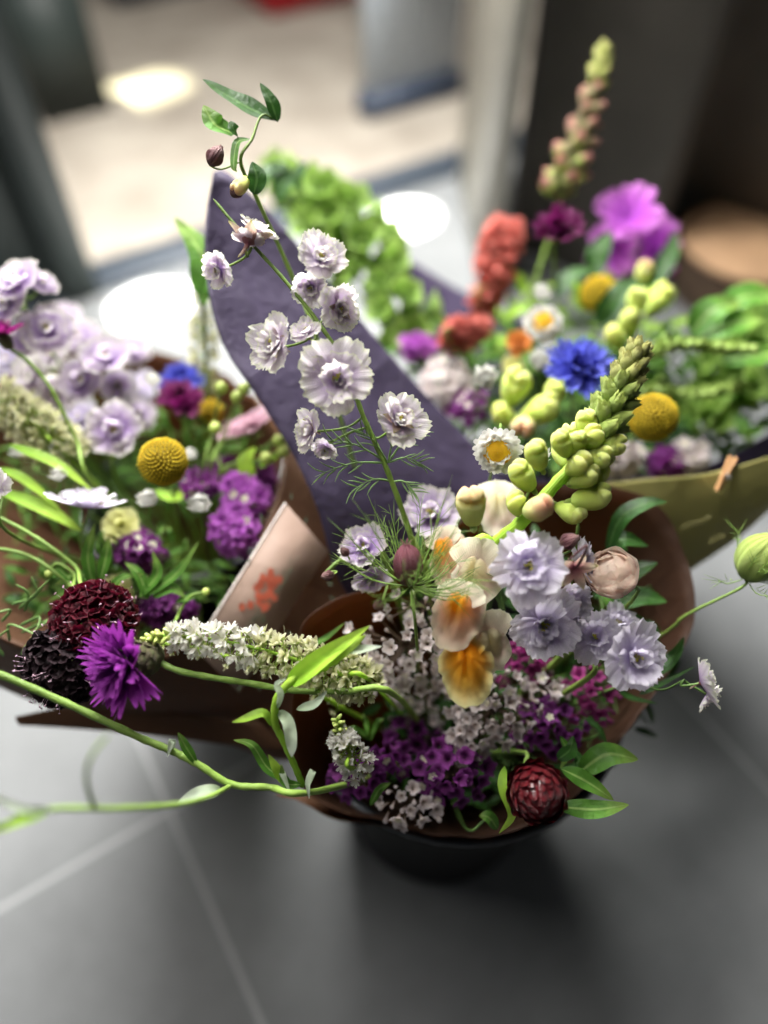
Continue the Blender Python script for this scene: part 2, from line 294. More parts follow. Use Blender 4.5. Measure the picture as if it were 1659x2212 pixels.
def floor_mat(name, c1, c2, joint, tile=.6, jw=.003, rough=(.5, .75)):
    m = bpy.data.materials.new(name); m.use_nodes = True; nt = m.node_tree; N = nt.nodes; L = nt.links; b = N['Principled BSDF']
    tc = N.new('ShaderNodeTexCoord'); sp = N.new('ShaderNodeSeparateXYZ'); L.new(tc.outputs['Object'], sp.inputs[0])
    def line(o):
        a = N.new('ShaderNodeMath'); a.operation = 'PINGPONG'; a.inputs[1].default_value = tile / 2; L.new(o, a.inputs[0])
        c = N.new('ShaderNodeMath'); c.operation = 'LESS_THAN'; c.inputs[1].default_value = jw; L.new(a.outputs[0], c.inputs[0]); return c.outputs[0]
    mxx = N.new('ShaderNodeMath'); mxx.operation = 'MAXIMUM'; L.new(line(sp.outputs[0]), mxx.inputs[0]); L.new(line(sp.outputs[1]), mxx.inputs[1])
    n1 = N.new('ShaderNodeTexNoise'); n1.inputs['Scale'].default_value = 5; n1.inputs['Detail'].default_value = 9; n1.inputs['Roughness'].default_value = .68; L.new(tc.outputs['Object'], n1.inputs['Vector'])
    cr = N.new('ShaderNodeValToRGB'); cr.color_ramp.elements[0].position = .32; cr.color_ramp.elements[1].position = .7
    cr.color_ramp.elements[0].color = hexc(c1); cr.color_ramp.elements[1].color = hexc(c2); L.new(n1.outputs[0], cr.inputs[0])
    mx = N.new('ShaderNodeMixRGB'); mx.inputs[2].default_value = hexc(joint); L.new(mxx.outputs[0], mx.inputs[0]); L.new(cr.outputs[0], mx.inputs[1]); L.new(mx.outputs[0], b.inputs['Base Color'])
    mr = N.new('ShaderNodeMapRange'); mr.inputs[3].default_value = rough[0]; mr.inputs[4].default_value = rough[1]; L.new(n1.outputs[0], mr.inputs[0]); L.new(mr.outputs[0], b.inputs['Roughness'])
    bp = N.new('ShaderNodeBump'); bp.inputs['Distance'].default_value = .0015; L.new(n1.outputs[0], bp.inputs['Height']); L.new(bp.outputs[0], b.inputs['Normal'])
    return m
FLOORM = floor_mat('slate_tile', '#696b6c', '#818384', '#989a9a')
OUTM = floor_mat('outside_paving', '#80776c', '#aaa296', '#7c746a', tile=1.2, jw=.006, rough=(.7, .9))
DARKM = mat('dark_frame', '#2c3432', .5, nscale=8, rnd=0)
SILLM = mat('threshold_metal', '#3c434c', .45, rnd=0)
JAMB = mat('jamb_paint', '#a39e92', .55, rnd=0)
CURT = mat('curtain_cloth', '#57524b', .9, nscale=10, sheen=.01, rnd=0)
GLASSY = mat('pale_board', '#b6c0ca', .3, rnd=0)
REDM = mat('red_plastic', '#c42a34', .5, rnd=0)
BLUEM = mat('slate_blue_plastic', '#3c4658', .5, rnd=0)
TAN = mat('tan_wood', '#c09a76', .7, nscale=14, bump=.6, bscale=30, rnd=0)
BARK = mat('dark_bark', '#4a3a2c', .8, nscale=30, bump=2, bscale=40, rnd=0)
# ------------------------------------------------------------------ setting
def plane_obj(name, O, x0, x1, y0, y1, z, m):
    mb = MB(); mb.quads([(x0, y0, 0), (x1, y0, 0), (x1, y1, 0), (x0, y1, 0)], [(0, 1, 2, 3)])
    me = mb.mesh(name, m); o = part(name, me, None, Matrix.Translation((O.x, O.y, z)) @ Matrix.Rotation(ANG, 4, 'Z')); o['kind'] = 'structure'; return o
JO = FL(366, 1750); dthr = (T0 - JO).dot(AN)
plane_obj('floor', JO, -4, 4, -4, dthr, 0, FLOORM)
plane_obj('outside_pavement', T0, -7, 8, -.002, 12, -.03, OUTM)
mb = MB(); boxm(mb, T0 + AX * .6 + AN * .035 + Vector((0, 0, -.008)), AX * 1.4, AN * .045, Vector((0, 0, .02))); build(mb, 'threshold', SILLM, label='dark metal door threshold crossing the floor', cat='threshold')
# left dark wall post
eL = FL(222, 640)
t = thing('door_post', 'tall dark door frame at the left of the doorway', 'door frame', eL - AX * .5)
mb = MB(); boxm(mb, eL - AX * .62 + AN * .05 + Vector((0, 0, 1.1)), AX * .55, AN * .03, Vector((0, 0, 1.1))); build(mb, 'panel', DARKM, t)
mb = MB(); boxm(mb, eL - AX * .035 + AN * .05 + Vector((0, 0, 1.1)), AX * .035, AN * .045, Vector((0, 0, 1.1))); build(mb, 'frame', DARKM, t)
# right reveal and curtain
RA = FL(985, 385); RB = FL(1035, 640); rd = (RB - RA); rl = rd.length; rd.normalize(); rn = Vector((-rd.y, rd.x, 0))
mb = MB(); boxm(mb, (RA + RB) / 2 + rn * .016 + Vector((0, 0, 1.1)), rd * rl / 2, rn * .012, Vector((0, 0, 1.1))); build(mb, 'door_jamb', JAMB, label='pale painted reveal at the right of the doorway', cat='door jamb')
mb = MB(); n = 160; A = RB + rn * .05; B = Vector((1.5, 1.62, 0)); cu = B - A; cn = Vector((-cu.y, cu.x, 0)).normalized(); V = np.zeros((2, n, 3)); U = np.zeros((2, n, 2))
for j in range(n):
    a = j / (n - 1); q = A + cu * a + cn * (.075 * math.sin(a * 27) + .03 * math.sin(a * 11 + 1))
    for i in range(2): V[i, j] = q + Vector((0, 0, 2.3 * i + .01)); U[i, j] = (a, i)
mb.grid(V, U); build(mb, 'curtain', CURT, label='dark grey brown curtain hanging in folds at the right', cat='curtain', solid=.003)
# outside things
def FO(px, py): return FL(px, py, -.03)
q = FO(885, 225); mb = MB(); t = thing('display_board', 'pale grey blue board standing outside the doorway', 'board', q)
boxm(mb, q + Vector((0, 0, .55)), AX * .14, AN * .02, Vector((0, 0, .55))); build(mb, 'panel', GLASSY, t)
mb = MB(); boxm(mb, q + AN * -.001 + Vector((0, 0, .03)), AX * .15, AN * .03, Vector((0, 0, .03))); build(mb, 'foot', BLUEM, t)
q = FO(655, -20); t = thing('plastic_crate', 'red plastic crate on the pavement outside', 'crate', q)
def tub(t, q, hw, hd, h, m, rn_):
    mb = MB(); boxm(mb, q + Vector((0, 0, h / 2)), AX * hw, AN * hd, Vector((0, 0, h / 2))); build(mb, 'body', m, t)
    mb = MB(); boxm(mb, q + Vector((0, 0, h + .011)), AX * (hw + .02), AN * (hd + .02), Vector((0, 0, .01))); build(mb, rn_, m, t)
tub(t, q, .20, .16, .14, REDM, 'rim')
q = FO(330, -25); t = thing('storage_tub', 'dark slate blue tub on the pavement outside', 'tub', q); tub(t, q, .16, .12, .12, BLUEM, 'lid')
q = FO(150, 225); t = thing('planter_box', 'dark square planter box outside beside the door frame', 'planter', q)
mb = MB(); boxm(mb, q + Vector((0, 0, .16)), AX * .09, AN * .09, Vector((0, 0, .16))); build(mb, 'body', DARKM, t)
mb = MB(); boxm(mb, q + Vector((0, 0, .332)), AX * .10, AN * .10, Vector((0, 0, .012))); build(mb, 'rim', DARKM, t)
# log stool
q = FL(1580, 625); t = thing('log_stool', 'round tan wooden stool beside the curtain', 'stool', q)
mb = MB(); mb.tube([q + Vector((0, 0, 0)), q + Vector((0, 0, .05)), q + Vector((0, 0, .095))], [.12, .125, .12], 28, ends=False, n=8); build(mb, 'trunk', BARK, t)
mb = MB(); rr = np.array([0, .05, .125, .13, .125])[:, None]; zz = np.array([.112, .112, .11, .103, .095])[:, None]; a = np.linspace(0, 2 * PI, 28, endpoint=False)[None]
mb.grid(np.stack([q.x + rr * np.cos(a), q.y + rr * np.sin(a), zz + 0 * a], -1), np.zeros((5, 28, 2)), closed=True); build(mb, 'top', TAN, t)
# ------------------------------------------------------------------ buckets and wraps
def bucket(label, x, y, rt, rb, h):
    t = thing('bucket', label, 'bucket', (x, y, 0), 'black buckets holding the bouquets')
    prof = [(0, .004), (rb - .004, .004), (rb, .01), (rt - .004, h - .02), (rt + .004, h - .018), (rt + .005, h), (rt - .002, h), (rt - .004, h - .01), (rb - .006, .02), (0, .02)]
    mb = MB(); a = np.linspace(0, 2 * PI, 48, endpoint=False)[None]; r = np.array([p[0] for p in prof])[:, None]; z = np.array([p[1] for p in prof])[:, None]
    mb.grid(np.stack([x + r * np.cos(a), y + r * np.sin(a), z + 0 * a], -1), np.zeros((len(prof), 48, 2)), closed=True); build(mb, 'body', BLACKP, t)
    mb = MB(); a = np.linspace(0, 2 * PI, 49)[:-1]; mb.tube([Vector((x + (rt + .003) * math.cos(k), y + (rt + .003) * math.sin(k), h)) for k in np.linspace(0, 2 * PI, 40)], .0026, 6, n=120); build(mb, 'rim', RIM_LIT, t)
    return t
bucket('black bucket under the front bouquet of brown paper', .060, .278, .134, .102, .315)
bucket('black bucket under the left bouquet of brown paper', -.20, .47, .095, .07, .30)
bucket('black bucket under the back bouquet of purple paper', .24, .60, .10, .075, .30)
N1 = Vector((.055, .27, .13)); N2 = Vector((-.20, .46, .13)); N3 = Vector((.24, .60, .13))
CK = sorted([random.uniform(-PI, PI) for _ in range(26)]); CV = [random.uniform(-1, 1) for _ in CK]
def crease(an, a):
    for i in range(len(CK)):
        x0, x1 = CK[i - 1], CK[i]
        if i == 0: x0 -= 2 * PI
        if x0 <= an <= x1: return .0045 * (CV[i - 1] + (CV[i] - CV[i - 1]) * (an - x0) / max(1e-6, x1 - x0)) * (.5 + .5 * math.sin(PI * a))
    x0, x1 = CK[-1], CK[0] + 2 * PI; return .0045 * (CV[-1] + (CV[0] - CV[-1]) * (an - x0) / (x1 - x0)) * (.5 + .5 * math.sin(PI * a))
def wrap(label, rim, neck, nr, m, name='paper_wrap', cat='paper wrap', n=110, nv=22, bulge=.03, wrinkle=.004, closed=True, flare=1.0):
    pts = [P(*q) for q in rim]
    if closed:
        k = len(pts); c = crom(pts[-2:] + pts + pts[:2], (k + 3) * 14); c = c[14 * 2:14 * (k + 2)]
    else: c = crom(pts, n)
    m_ = len(c); V = np.zeros((nv, m_, 3)); U = np.zeros((nv, m_, 2)); cen = sum(c, Vector()) / m_
    for j, q in enumerate(c):
        dxy = Vector((q.x - neck.x, q.y - neck.y, 0)); dn = dxy.normalized(); b = neck + dn * nr
        ph = j * .35
        for i in range(nv):
            a = i / (nv - 1)                      # 0 rim, 1 neck
            p_ = q.lerp(b, a); out = math.sin(a * PI) * bulge * .12
            wr = wrinkle * noise.noise(Vector((dn.x * 3.2, dn.y * 3.2, a * 1.5 + neck.x * 9))) * 1.6 + wrinkle * 1.2 * noise.noise(Vector((dn.x * 9, dn.y * 9, a * 3))) * (.2 + a) + crease(math.atan2(dn.y, dn.x), a)
            V[i, j] = p_ + dn * (out + wr); U[i, j] = (j / m_ * 3, a)
    mb = MB(); mb.grid(V, U, closed=closed); o = build(mb, name, m, label=label, cat=cat, solid=.0006); o.location = WM[o].translation; return o
wrap('brown kraft paper wrapped around the front bouquet', [(636, 1440, .50), (640, 1352, .50), (715, 1298, .505), (830, 1255, .52), (960, 1150, .55), (1110, 1062, .56), (1240, 1046, .555), (1340, 1052, .55), (1430, 1095, .545), (1485, 1190, .54), (1496, 1290, .53), (1478, 1380, .525), (1420, 1490, .52), (1345, 1600, .515), (1270, 1690, .51), (1170, 1765, .51), (1050, 1798, .51), (930, 1800, .51), (820, 1782, .51), (725, 1745, .51), (655, 1705, .51), (632, 1600, .505)], N1, .045, KRAFT_SHADE)
wrap('second sheet of brown kraft paper peeking out below the front bouquet', [(596, 1716, .522), (660, 1738, .525), (740, 1772, .53), (840, 1796, .53), (960, 1806, .53), (1060, 1806, .53)], N1 + Vector((0, .01, 0)), .06, KRAFT, closed=False, n=60)
LW = wrap('brown kraft paper wrapped around the left bouquet', [(330, 762, .74), (440, 792, .72), (535, 850, .69), (598, 908, .64), (612, 1000, .585), (582, 1120, .553), (505, 1270, .54), (405, 1392, .535), (250, 1442, .51), (60, 1402, .505), (-90, 1330, .51), (-150, 1200, .55), (-120, 1000, .62), (20, 800, .68), (180, 740, .72)], N2, .04, KRAFT)
# purple wrap: tall front flap, and the back of the same sheet
def sheet(mb, rows, nu=24, nv=24, bow=.0, side=None):
    R = [[P(*q) for q in r] for r in rows]; cols = [crom(r, nu) for r in R]
    V = np.zeros((nv + 1, nu + 1, 3)); U = np.zeros((nv + 1, nu + 1, 2))
    for j in range(nu + 1):
        c = crom([r[j] for r in cols], nv)
        for i in range(nv + 1):
            V[i, j] = c[i] + FW * (bow * math.sin(PI * j / nu)); U[i, j] = (j / nu, i / nv)
    mb.grid(V, U)
mb = MB(); sheet(mb, [[(-90, 1328, .509), (60, 1400, .504), (250, 1440, .509), (405, 1390, .534), (505, 1268, .539), (582, 1118, .552), (613, 998, .584), (600, 906, .639)], [(-100, 1390, .53), (60, 1470, .54), (250, 1510, .55), (440, 1480, .56), (580, 1370, .562), (680, 1200, .568), (675, 1060, .59), (632, 940, .645)], [(-100, 1440, .56), (90, 1520, .58), (250, 1560, .60), (470, 1602, .605), (665, 1625, .59), (775, 1330, .58), (720, 1120, .60), (655, 968, .65)]], nu=60, nv=16)
build(mb, 'outer_fold', KRAFT, LW, solid=.0006)
mb = MB(); sheet(mb, [[(34, 1548, .56), (150, 1528, .565), (330, 1535, .575), (560, 1560, .575)], [(36, 1556, .562), (160, 1552, .568), (330, 1568, .578), (600, 1590, .578)], [(42, 1566, .564), (170, 1574, .572), (340, 1590, .58), (640, 1628, .58)]], nu=16, nv=6)
build(mb, 'corner_flap', KRAFT, LW, solid=.0006)
t = thing('paper_wrap', 'dark purple paper wrap with a tall pointed flap behind the white delphinium', 'paper wrap', N3)
mb = MB(); sheet(mb, [[(462, 372, .545), (478, 368, .555), (496, 376, .56)], [(444, 480, .535), (520, 450, .56), (600, 480, .57)], [(446, 600, .53), (580, 570, .565), (720, 622, .58)], [(480, 740, .525), (660, 700, .565), (835, 758, .59)], [(558, 860, .525), (760, 830, .57), (945, 880, .60)], [(635, 985, .53), (850, 950, .575), (1055, 998, .61)], [(690, 1110, .535), (930, 1090, .58), (1110, 1105, .61)], [(735, 1260, .56), (960, 1280, .60), (1150, 1300, .63)], [(840, 1400, .64), (980, 1400, .66), (1130, 1400, .68)]]); build(mb, 'front_flap', PURP, t, solid=.0007)
mb = MB(); sheet(mb, [[(862, 548, .82), (930, 590, .84), (1003, 632, .86), (1150, 700, .9)], [(880, 660, .78), (950, 700, .8), (1020, 740, .82), (1150, 800, .86)], [(900, 800, .74), (980, 850, .76), (1060, 900, .78), (1180, 950, .8)]]); build(mb, 'back_flap', PURP, t, solid=.0007)
mb = MB(); sheet(mb, [[(1020, 1002, .62), (1200, 1040, .63), (1400, 1030, .64), (1560, 990, .66), (1720, 900, .70)], [(1040, 1080, .63), (1200, 1110, .64), (1400, 1100, .65), (1560, 1060, .67), (1720, 960, .71)], [(1100, 1250, .69), (1200, 1280, .70), (1350, 1280, .70), (1480, 1220, .72), (1600, 1100, .76)]]); build(mb, 'side_flap', PURP, t, solid=.0007)
# yellow paper with faint writing
t = thing('paper_sheet', 'dull yellow green paper sheet with faint handwriting behind the front bouquet', 'paper', P(1500, 1200, .6))
mb = MB(); sheet(mb, [[(1290, 1046, .565), (1400, 1034, .565), (1530, 1022, .56), (1700, 975, .55)], [(1330, 1130, .575), (1450, 1100, .57), (1570, 1075, .565), (1690, 1030, .56)], [(1380, 1190, .59), (1465, 1165, .585), (1570, 1130, .58), (1680, 1075, .575)], [(1400, 1290, .62), (1470, 1245, .61), (1590, 1165, .60), (1680, 1085, .595)]]); build(mb, 'sheet', YPAP, t, solid=.0004)
INK = mat('ink', '#6f6a3c', .6, rnd=0)
mb = MB()
for (x, y, wd) in [(1470, 1140, 70), (1530, 1170, 40)]:
    pts = []
    for k in range(int(wd / 4)): pts.append(P(x + k * 4, y - k * 1.4 + (6 if k % 2 else -5) * (1 if k % 5 else .2), .553))
    mb.tube(pts, .0004, 4, n=len(pts) * 4)
build(mb, 'handwriting', INK, t)
# peg
t = thing('clothes_peg', 'tiny wooden peg clipped on the top edge of the yellow paper', 'peg', P(1565, 1010, .553))
for s_, e_ in (((1578, 985, .548), (1548, 1060, .551)), ((1590, 990, .556), (1552, 1058, .553))):
    mb = MB(); mb.tube([P(*s_), P(*e_)], .0019, 4, ends=False); build(mb, 'jaw', WOOD, t)
mb = MB(); mb.tube([P(1556, 1026, .551), P(1578, 1032, .552)], .0022, 6); build(mb, 'spring', WHITEM, t)
# card
t = thing('gift_card', 'blush gift card with a coral flower print tucked into brown paper', 'card', P(515, 1495, .49))
ca, cb, cc = P(617, 1087, .530), P(708, 1190, .542), P(517, 1497, .538); cd_ = ca + cc - cb
nn = (cb - ca).cross(cd_ - ca).normalized()
if nn.dot(FW) > 0: nn = -nn
mb = MB(); mb.quads([ca, cb, cc, cd_], [(0, 1, 2, 3)], uv=[(0, 0), (1, 0), (1, 1), (0, 1)]); build(mb, 'sheet', CARDM, t, solid=.0006)
mb = MB(); mb.tube([ca, cd_], .0009, 5, ends=False); build(mb, 'edge', WHITEM, t)
PR1 = mat('print_coral', '#b85a44', .7, rnd=.2); PR2 = mat('print_green', '#6a7562', .7, rnd=.2)
ex = (cb - ca).normalized(); ey = (cd_ - ca).normalized()
def cardpt(u, v): return ca + (cb - ca) * u + (cd_ - ca) * v + nn * .0007
mb = MB(); mg = MB()
Mc = Matrix(((ex.x, ey.x, nn.x, 0), (ex.y, ey.y, nn.y, 0), (ex.z, ey.z, nn.z, 0), (0, 0, 0, 1)))
for k in range(26):
    u, v = .48 + rng.normal() * .1, .50 + rng.normal() * .09; c = cardpt(u, v)
    for q in range(5): mb.petal(az=q * 1.257 + k, el=0.02, L=.0028, W=.0024, curl=.01, cup=0, ruf=0, r0=.0003, nu=4, nv=3, M=Matrix.Translation(c + nn * .00001 * k) @ Mc)
for k in range(22):
    u, v = .62 + rng.normal() * .12, .42 + rng.uniform(-.22, .25); c = cardpt(u, v); mg.petal(az=rng.uniform(0, 6), el=.02, L=.005, W=.0018, curl=.01, cup=0, ruf=0, prof='lens', nu=4, nv=4, M=Matrix.Translation(c) @ Mc)
mg.tube([cardpt(.52, .72), cardpt(.60, .5), cardpt(.66, .35), cardpt(.62, .2)], .0003, 4)
for k in range(20):
    v = .2 + .5 * k / 20; mg.tube([cardpt(.60, v), cardpt(.60 + rng.uniform(-.12, .12), v - .04)], .0002, 3, n=3)
build(mb, 'flower_print', PR1, t); build(mg, 'leaf_print', PR2, t, kind='stuff')
# ------------------------------------------------------------------ flower kit
def proto(fn, name, mats, k=3): return [fn(i).mesh(name, mats) for i in range(k)]
def del_bloom(i):
    mb = MB()
    for k in range(5): mb.petal(k * 1.257 + .2 * i + rng.uniform(-.12, .12), .12 + rng.uniform(-.12, .25), rng.uniform(.84, 1.08), rng.uniform(.8, 1), .25 + rng.uniform(-.2, .3), .12, .065, 2.4, .07, kk=.26, nu=17, nv=8)
    for k in range(6): mb.petal(k * 1.047 + .5 + rng.uniform(-.2, .2), .45 + rng.uniform(-.22, .25), rng.uniform(.62, .88), rng.uniform(.55, .8), .1 + rng.uniform(-.3, .3), .15, .075, 2.6, .09, kk=.26, nu=15, nv=7, z0=.02)
    for k in range(5): mb.petal(k * 1.257 + .1 + rng.uniform(-.3, .3), .85 + rng.uniform(-.25, .25), rng.uniform(.42, .62), .52, .3 + rng.uniform(-.5, .4), .2, .10, 2.4, .10, nu=13, nv=6, z0=.04)
    for k in range(6): mb.petal(k * 1.047 + .8, .98 + rng.uniform(-.2, .15), .36, .36, .5, .3, .10, 2, .08, nu=7, nv=5, z0=.05)
    return mb
DBL_W = proto(del_bloom, 'bloom', DEL_W, 4); DBL_L = proto(del_bloom, 'bloom', DEL_L, 4); DBL_V = proto(del_bloom, 'bloom', DEL_V, 3)
def stam(i):
    mb = MB()
    for k in range(12):
        a = rng.uniform(0, 6.28); r = rng.uniform(.02, .12); q = Vector((math.cos(a) * r, math.sin(a) * r, .28 + rng.uniform(0, .1))); mb.tube([Vector((0, 0, .05)), q], .008, 4); mb.ball(Matrix.Translation(q) @ Matrix.Scale(.028, 4), 5, 4)
    return mb
STAMENS = proto(stam, 'stamens', STAM, 2)
def cal(i):
    mb = MB()
    for k in range(5): mb.petal(k * 1.257, .75 + rng.uniform(-.25, .2), .9, .42, -.5 + rng.uniform(-.4, .4), .3, .04, 1.5, .02, prof='lens', nu=7, nv=7)
    mb.tube([(0, 0, .05), (0.05, 0, -.25), (.15, 0, -.55)], [.09, .06, .03], 6)
    return mb
CALYX = proto(cal, 'calyx', DEL_K, 2)
def budm(i):
    mb = MB()
    for k in range(5): 
        mb.petal(k * 1.257, .95, 1.25, .9, 1.15, .5, .02, 1, .01, prof='lens', nu=7, nv=9, p=.75, r0=.02)
    mb.ball(Matrix.Translation((0, 0, .55)) @ Matrix.Diagonal((.42, .42, .55, 1)), 10, 8)
    return mb
BUDM = proto(budm, 'bud', BUD_B, 2)
def sc(rpx, d): return rpx * d / FPX
def stem_pts(head, face, neck, back=.03, jit=.02):
    h = Vector(head); j = Vector((rng.uniform(-jit, jit), rng.uniform(-jit, jit), 0))
    a = h - Vector(face) * back; m_ = a.lerp(neck + j, .45) + Vector((0, 0, .01)); return [h, a, m_, neck + j]
def bloom_part(t, protos, pos, face, r, roll=None, stam_=True, name='bloom', calyx=False):
    roll = rng.uniform(0, 6) if roll is None else roll
    M = orient(pos, face, r, roll); o = part(name, random.choice(protos), t, M)
    if stam_: part('stamens', random.choice(STAMENS), o, M)
    if calyx: part('calyx', random.choice(CALYX), o, M @ Matrix.Translation((0, 0, -.05)) @ Matrix.Scale(.7, 4))
    return o
def delphinium(label, path, blooms, buds=(), neck=N1, protos=None, rad=(.0012, .0024), group=None, feathery=(), thin=None):
    """blooms: (px,py,d,r,(face),[calyx]); path top to bottom in px"""
    protos = protos or DBL_W
    t = thing('delphinium_stalk', label, 'flower stalk', neck, group)
    pts = [P(*q) for q in path] + [neck]
    mb = MB(); mb.tube(pts, list(rad), 8, n=len(pts) * 6)
    c = crom([P(*q) for q in path] + ([neck] if len(path) < 2 else []), 40)
    for b in blooms:
        q = P(b[0], b[1], b[2]); f = cdir(*b[4]); near = min(c, key=lambda v: (v - q).length - .15 * v.z * 0 + (0.02 if v.z > q.z + .01 else 0))
        mb.tube([near, near.lerp(q - f * .012, .5) + Vector((0, 0, -.002)), q - f * sc(b[3], b[2]) * .2, q], .0008, 5)
        kind = b[5] if len(b) > 5 else ''
        if kind == 'K': 
            o = part('bloom', random.choice(CALYX), t, orient(q, f, sc(b[3], b[2]), rng.uniform(0, 6))); part('inner_petals', random.choice(protos), o, orient(q + f * .002, f, sc(b[3] * .6, b[2])))
        else: bloom_part(t, protos, q, f, sc(b[3], b[2]), calyx=(kind == 'c'))
    for b in buds:
        q = P(b[0], b[1], b[2]); f = cdir(*b[4]); near = min(c, key=lambda v: (v - q).length); mb.tube([near, near.lerp(q, .5) - f * .004, q], .0006, 5)
        part('bud', random.choice(BUDM), t, orient(q, f, sc(b[3], b[2]), rng.uniform(0, 6)))
    build(mb, 'stem', G_STEM if not thin else thin, t)
    for (bx, by, bd, tips) in feathery:
        mb = MB(); b0 = P(bx, by, bd)
        for (x, y, dd) in tips:
            e = P(x, y, dd); m_ = b0.lerp(e, .5) + UP * .004; mb.tube([b0, m_, e], [.0008, .0004, .0002], 4)
            for s_ in (.35, .55, .7, .85):
                q = b0.lerp(e, s_) + UP * .003 * math.sin(PI * s_)
                for sg in (-1, 1):
                    dv = (e - b0).normalized(); sd = dv.cross(FW).normalized() * sg; mb.tube([q, q + dv * .006 + sd * .003, q + dv * .010 + sd * .006 * rng.uniform(.5, 1.4)], [.0006, .0002], 4, n=4)
        build(mb, 'leaf', G_FERN, t)
    return t
def leafpx(t, pts, w, m=G_LEAF, fold=.3, wav=.1, nrm=None, name='leaf', twist=0, prof=.75):
    d = pts[0][2]; mb = MB(); mb.ribbon([P(*q) for q in pts], sc(w, d), nrm or cdir(.15, .5, 1), fold=fold, wav=wav, twist=twist, prof=prof, n=16)
    return build(mb, name, m, t)
def stempx(t, pts, r, m=G_STEM, name='stem', seg=8):
    mb = MB(); mb.tube([P(*q) if not isinstance(q, Vector) else q for q in pts], r, seg, n=len(pts) * 6); return build(mb, name, m, t)
# statice
def st_open(i):
    mb = MB(); n = 20; a = np.linspace(0, 2 * PI, n, endpoint=False)[None]; tt = np.linspace(0, 1, 6)[:, None]
    r = .12 + .80 * tt ** 1.7; z = 1.25 * tt ** .8 - .25 * tt ** 4
    lob = 1 + tt ** 3 * (.16 * np.cos(5 * a) + .10 * np.sin(10 * a + i) + .12 * rng.uniform(-1, 1, a.shape)); zz = z + tt ** 3 * (.14 * np.cos(5 * a + 1) + .10 * rng.uniform(-1, 1, a.shape))
    mb.grid(np.stack([r * lob * np.cos(a), r * lob * np.sin(a), zz - .9], -1), np.stack([a / 6.28 + 0 * tt, tt + 0 * a], -1), closed=True); return mb
def st_eye(i):
    mb = MB()
    for k in range(5): mb.petal(k * 1.257, .7, .5, .4, -.8, .1, 0, 1, .0, nu=5, nv=4, z0=-.15, kk=.4)
    mb.ball(Matrix.Translation((0, 0, .05)) @ Matrix.Scale(.13, 4), 6, 5); return mb
def st_bud(i):
    mb = MB(); mb.tube([(0, 0, -1.3), (0, 0, -.4), (0.05, 0, .2), (0, 0.05, .5)], [.10, .17, .36, .12], 7, n=8); return mb
OP = {c: proto(st_open, 'floret', m, 3) for c, m in (('p', ST_P), ('m', ST_M), ('o', ST_PK), ('w', ST_W))}
BD = {c: proto(st_bud, 'floret', m, 2) for c, m in (('p', ST_P), ('m', ST_M), ('o', ST_PK), ('w', ST_W))}
EYE = proto(st_eye, 'corolla', ST_C, 2)
def statice(label, cx, cy, rx, ry, d, n, col, size, neck=N1, eye=.15, budf=.2, dome=.02, tilt=(0, 0), group=None, name='statice_sprig', st=None):
    t = thing(name, label, 'flower sprig', neck, group); mb = MB(); c = P(cx, cy, d + .035)
    mb.tube([c, c.lerp(neck, .5) + Vector((rng.uniform(-.01, .01), 0, 0)), neck], [.0012, .0018], 6)
    for k in range(n):
        rr = math.sqrt((k + .5) / n); a = k * 2.39996 + cx; u = rr * math.cos(a) + rng.normal() * .07; v = rr * math.sin(a) + rng.normal() * .07
        q = P(cx + u * rx, cy + v * ry, d + dome * rr * rr + rng.uniform(-.003, .004)); f = (cdir(u * .9 + tilt[0] + rng.normal() * .25, -v * .9 + tilt[1] + rng.normal() * .25, 1.1))
        mb.tube([q - f * sc(size, d) * .7, (q - f * .01).lerp(c, .4), c], [.0004, .0007], 4, n=5)
        M = orient(q, f, sc(size * rng.uniform(.8, 1.2), d), rng.uniform(0, 6))
        if rng.random() < budf: part('floret', random.choice(BD[col]), t, M)
        else:
            o = part('floret', random.choice(OP[col]), t, M)
            if rng.random() < eye: part('corolla', random.choice(EYE), o, M)
    build(mb, 'stem', st or ST_ST, t); return t
# craspedia
def crasm(i):
    mb = MB(); mb.ball(Matrix.Scale(.91, 4), 24, 16, mi=1); n = 460
    for k in range(n):
        z = 1 - 2 * (k + .5) / n; a = k * 2.39996; r = math.sqrt(1 - z * z); v = Vector((r * math.cos(a), r * math.sin(a), z))
        mb.ball(orient(v * (.94 + .05 * noise.noise(v * 2.2) + .02 * rng.uniform(-1, 1)), v, (.068, .068, .085)), 5, 4)
    return mb
CRAS = proto(crasm, 'head', [YEL, mat('craspedia_core', '#8a7408', .8)], 1)
def craspedia(label, x, y, d, r, neck, stem=None):
    t = thing('craspedia', label, 'flower', neck); q = P(x, y, d); f = (q - neck).normalized()
    part('head', CRAS[0], t, orient(q, f, sc(r, d))); pts = stem or stem_pts(q, f, neck, .03)
    mb = MB(); mb.tube(pts, .0012, 7); build(mb, 'stem', G_STEM, t); return t
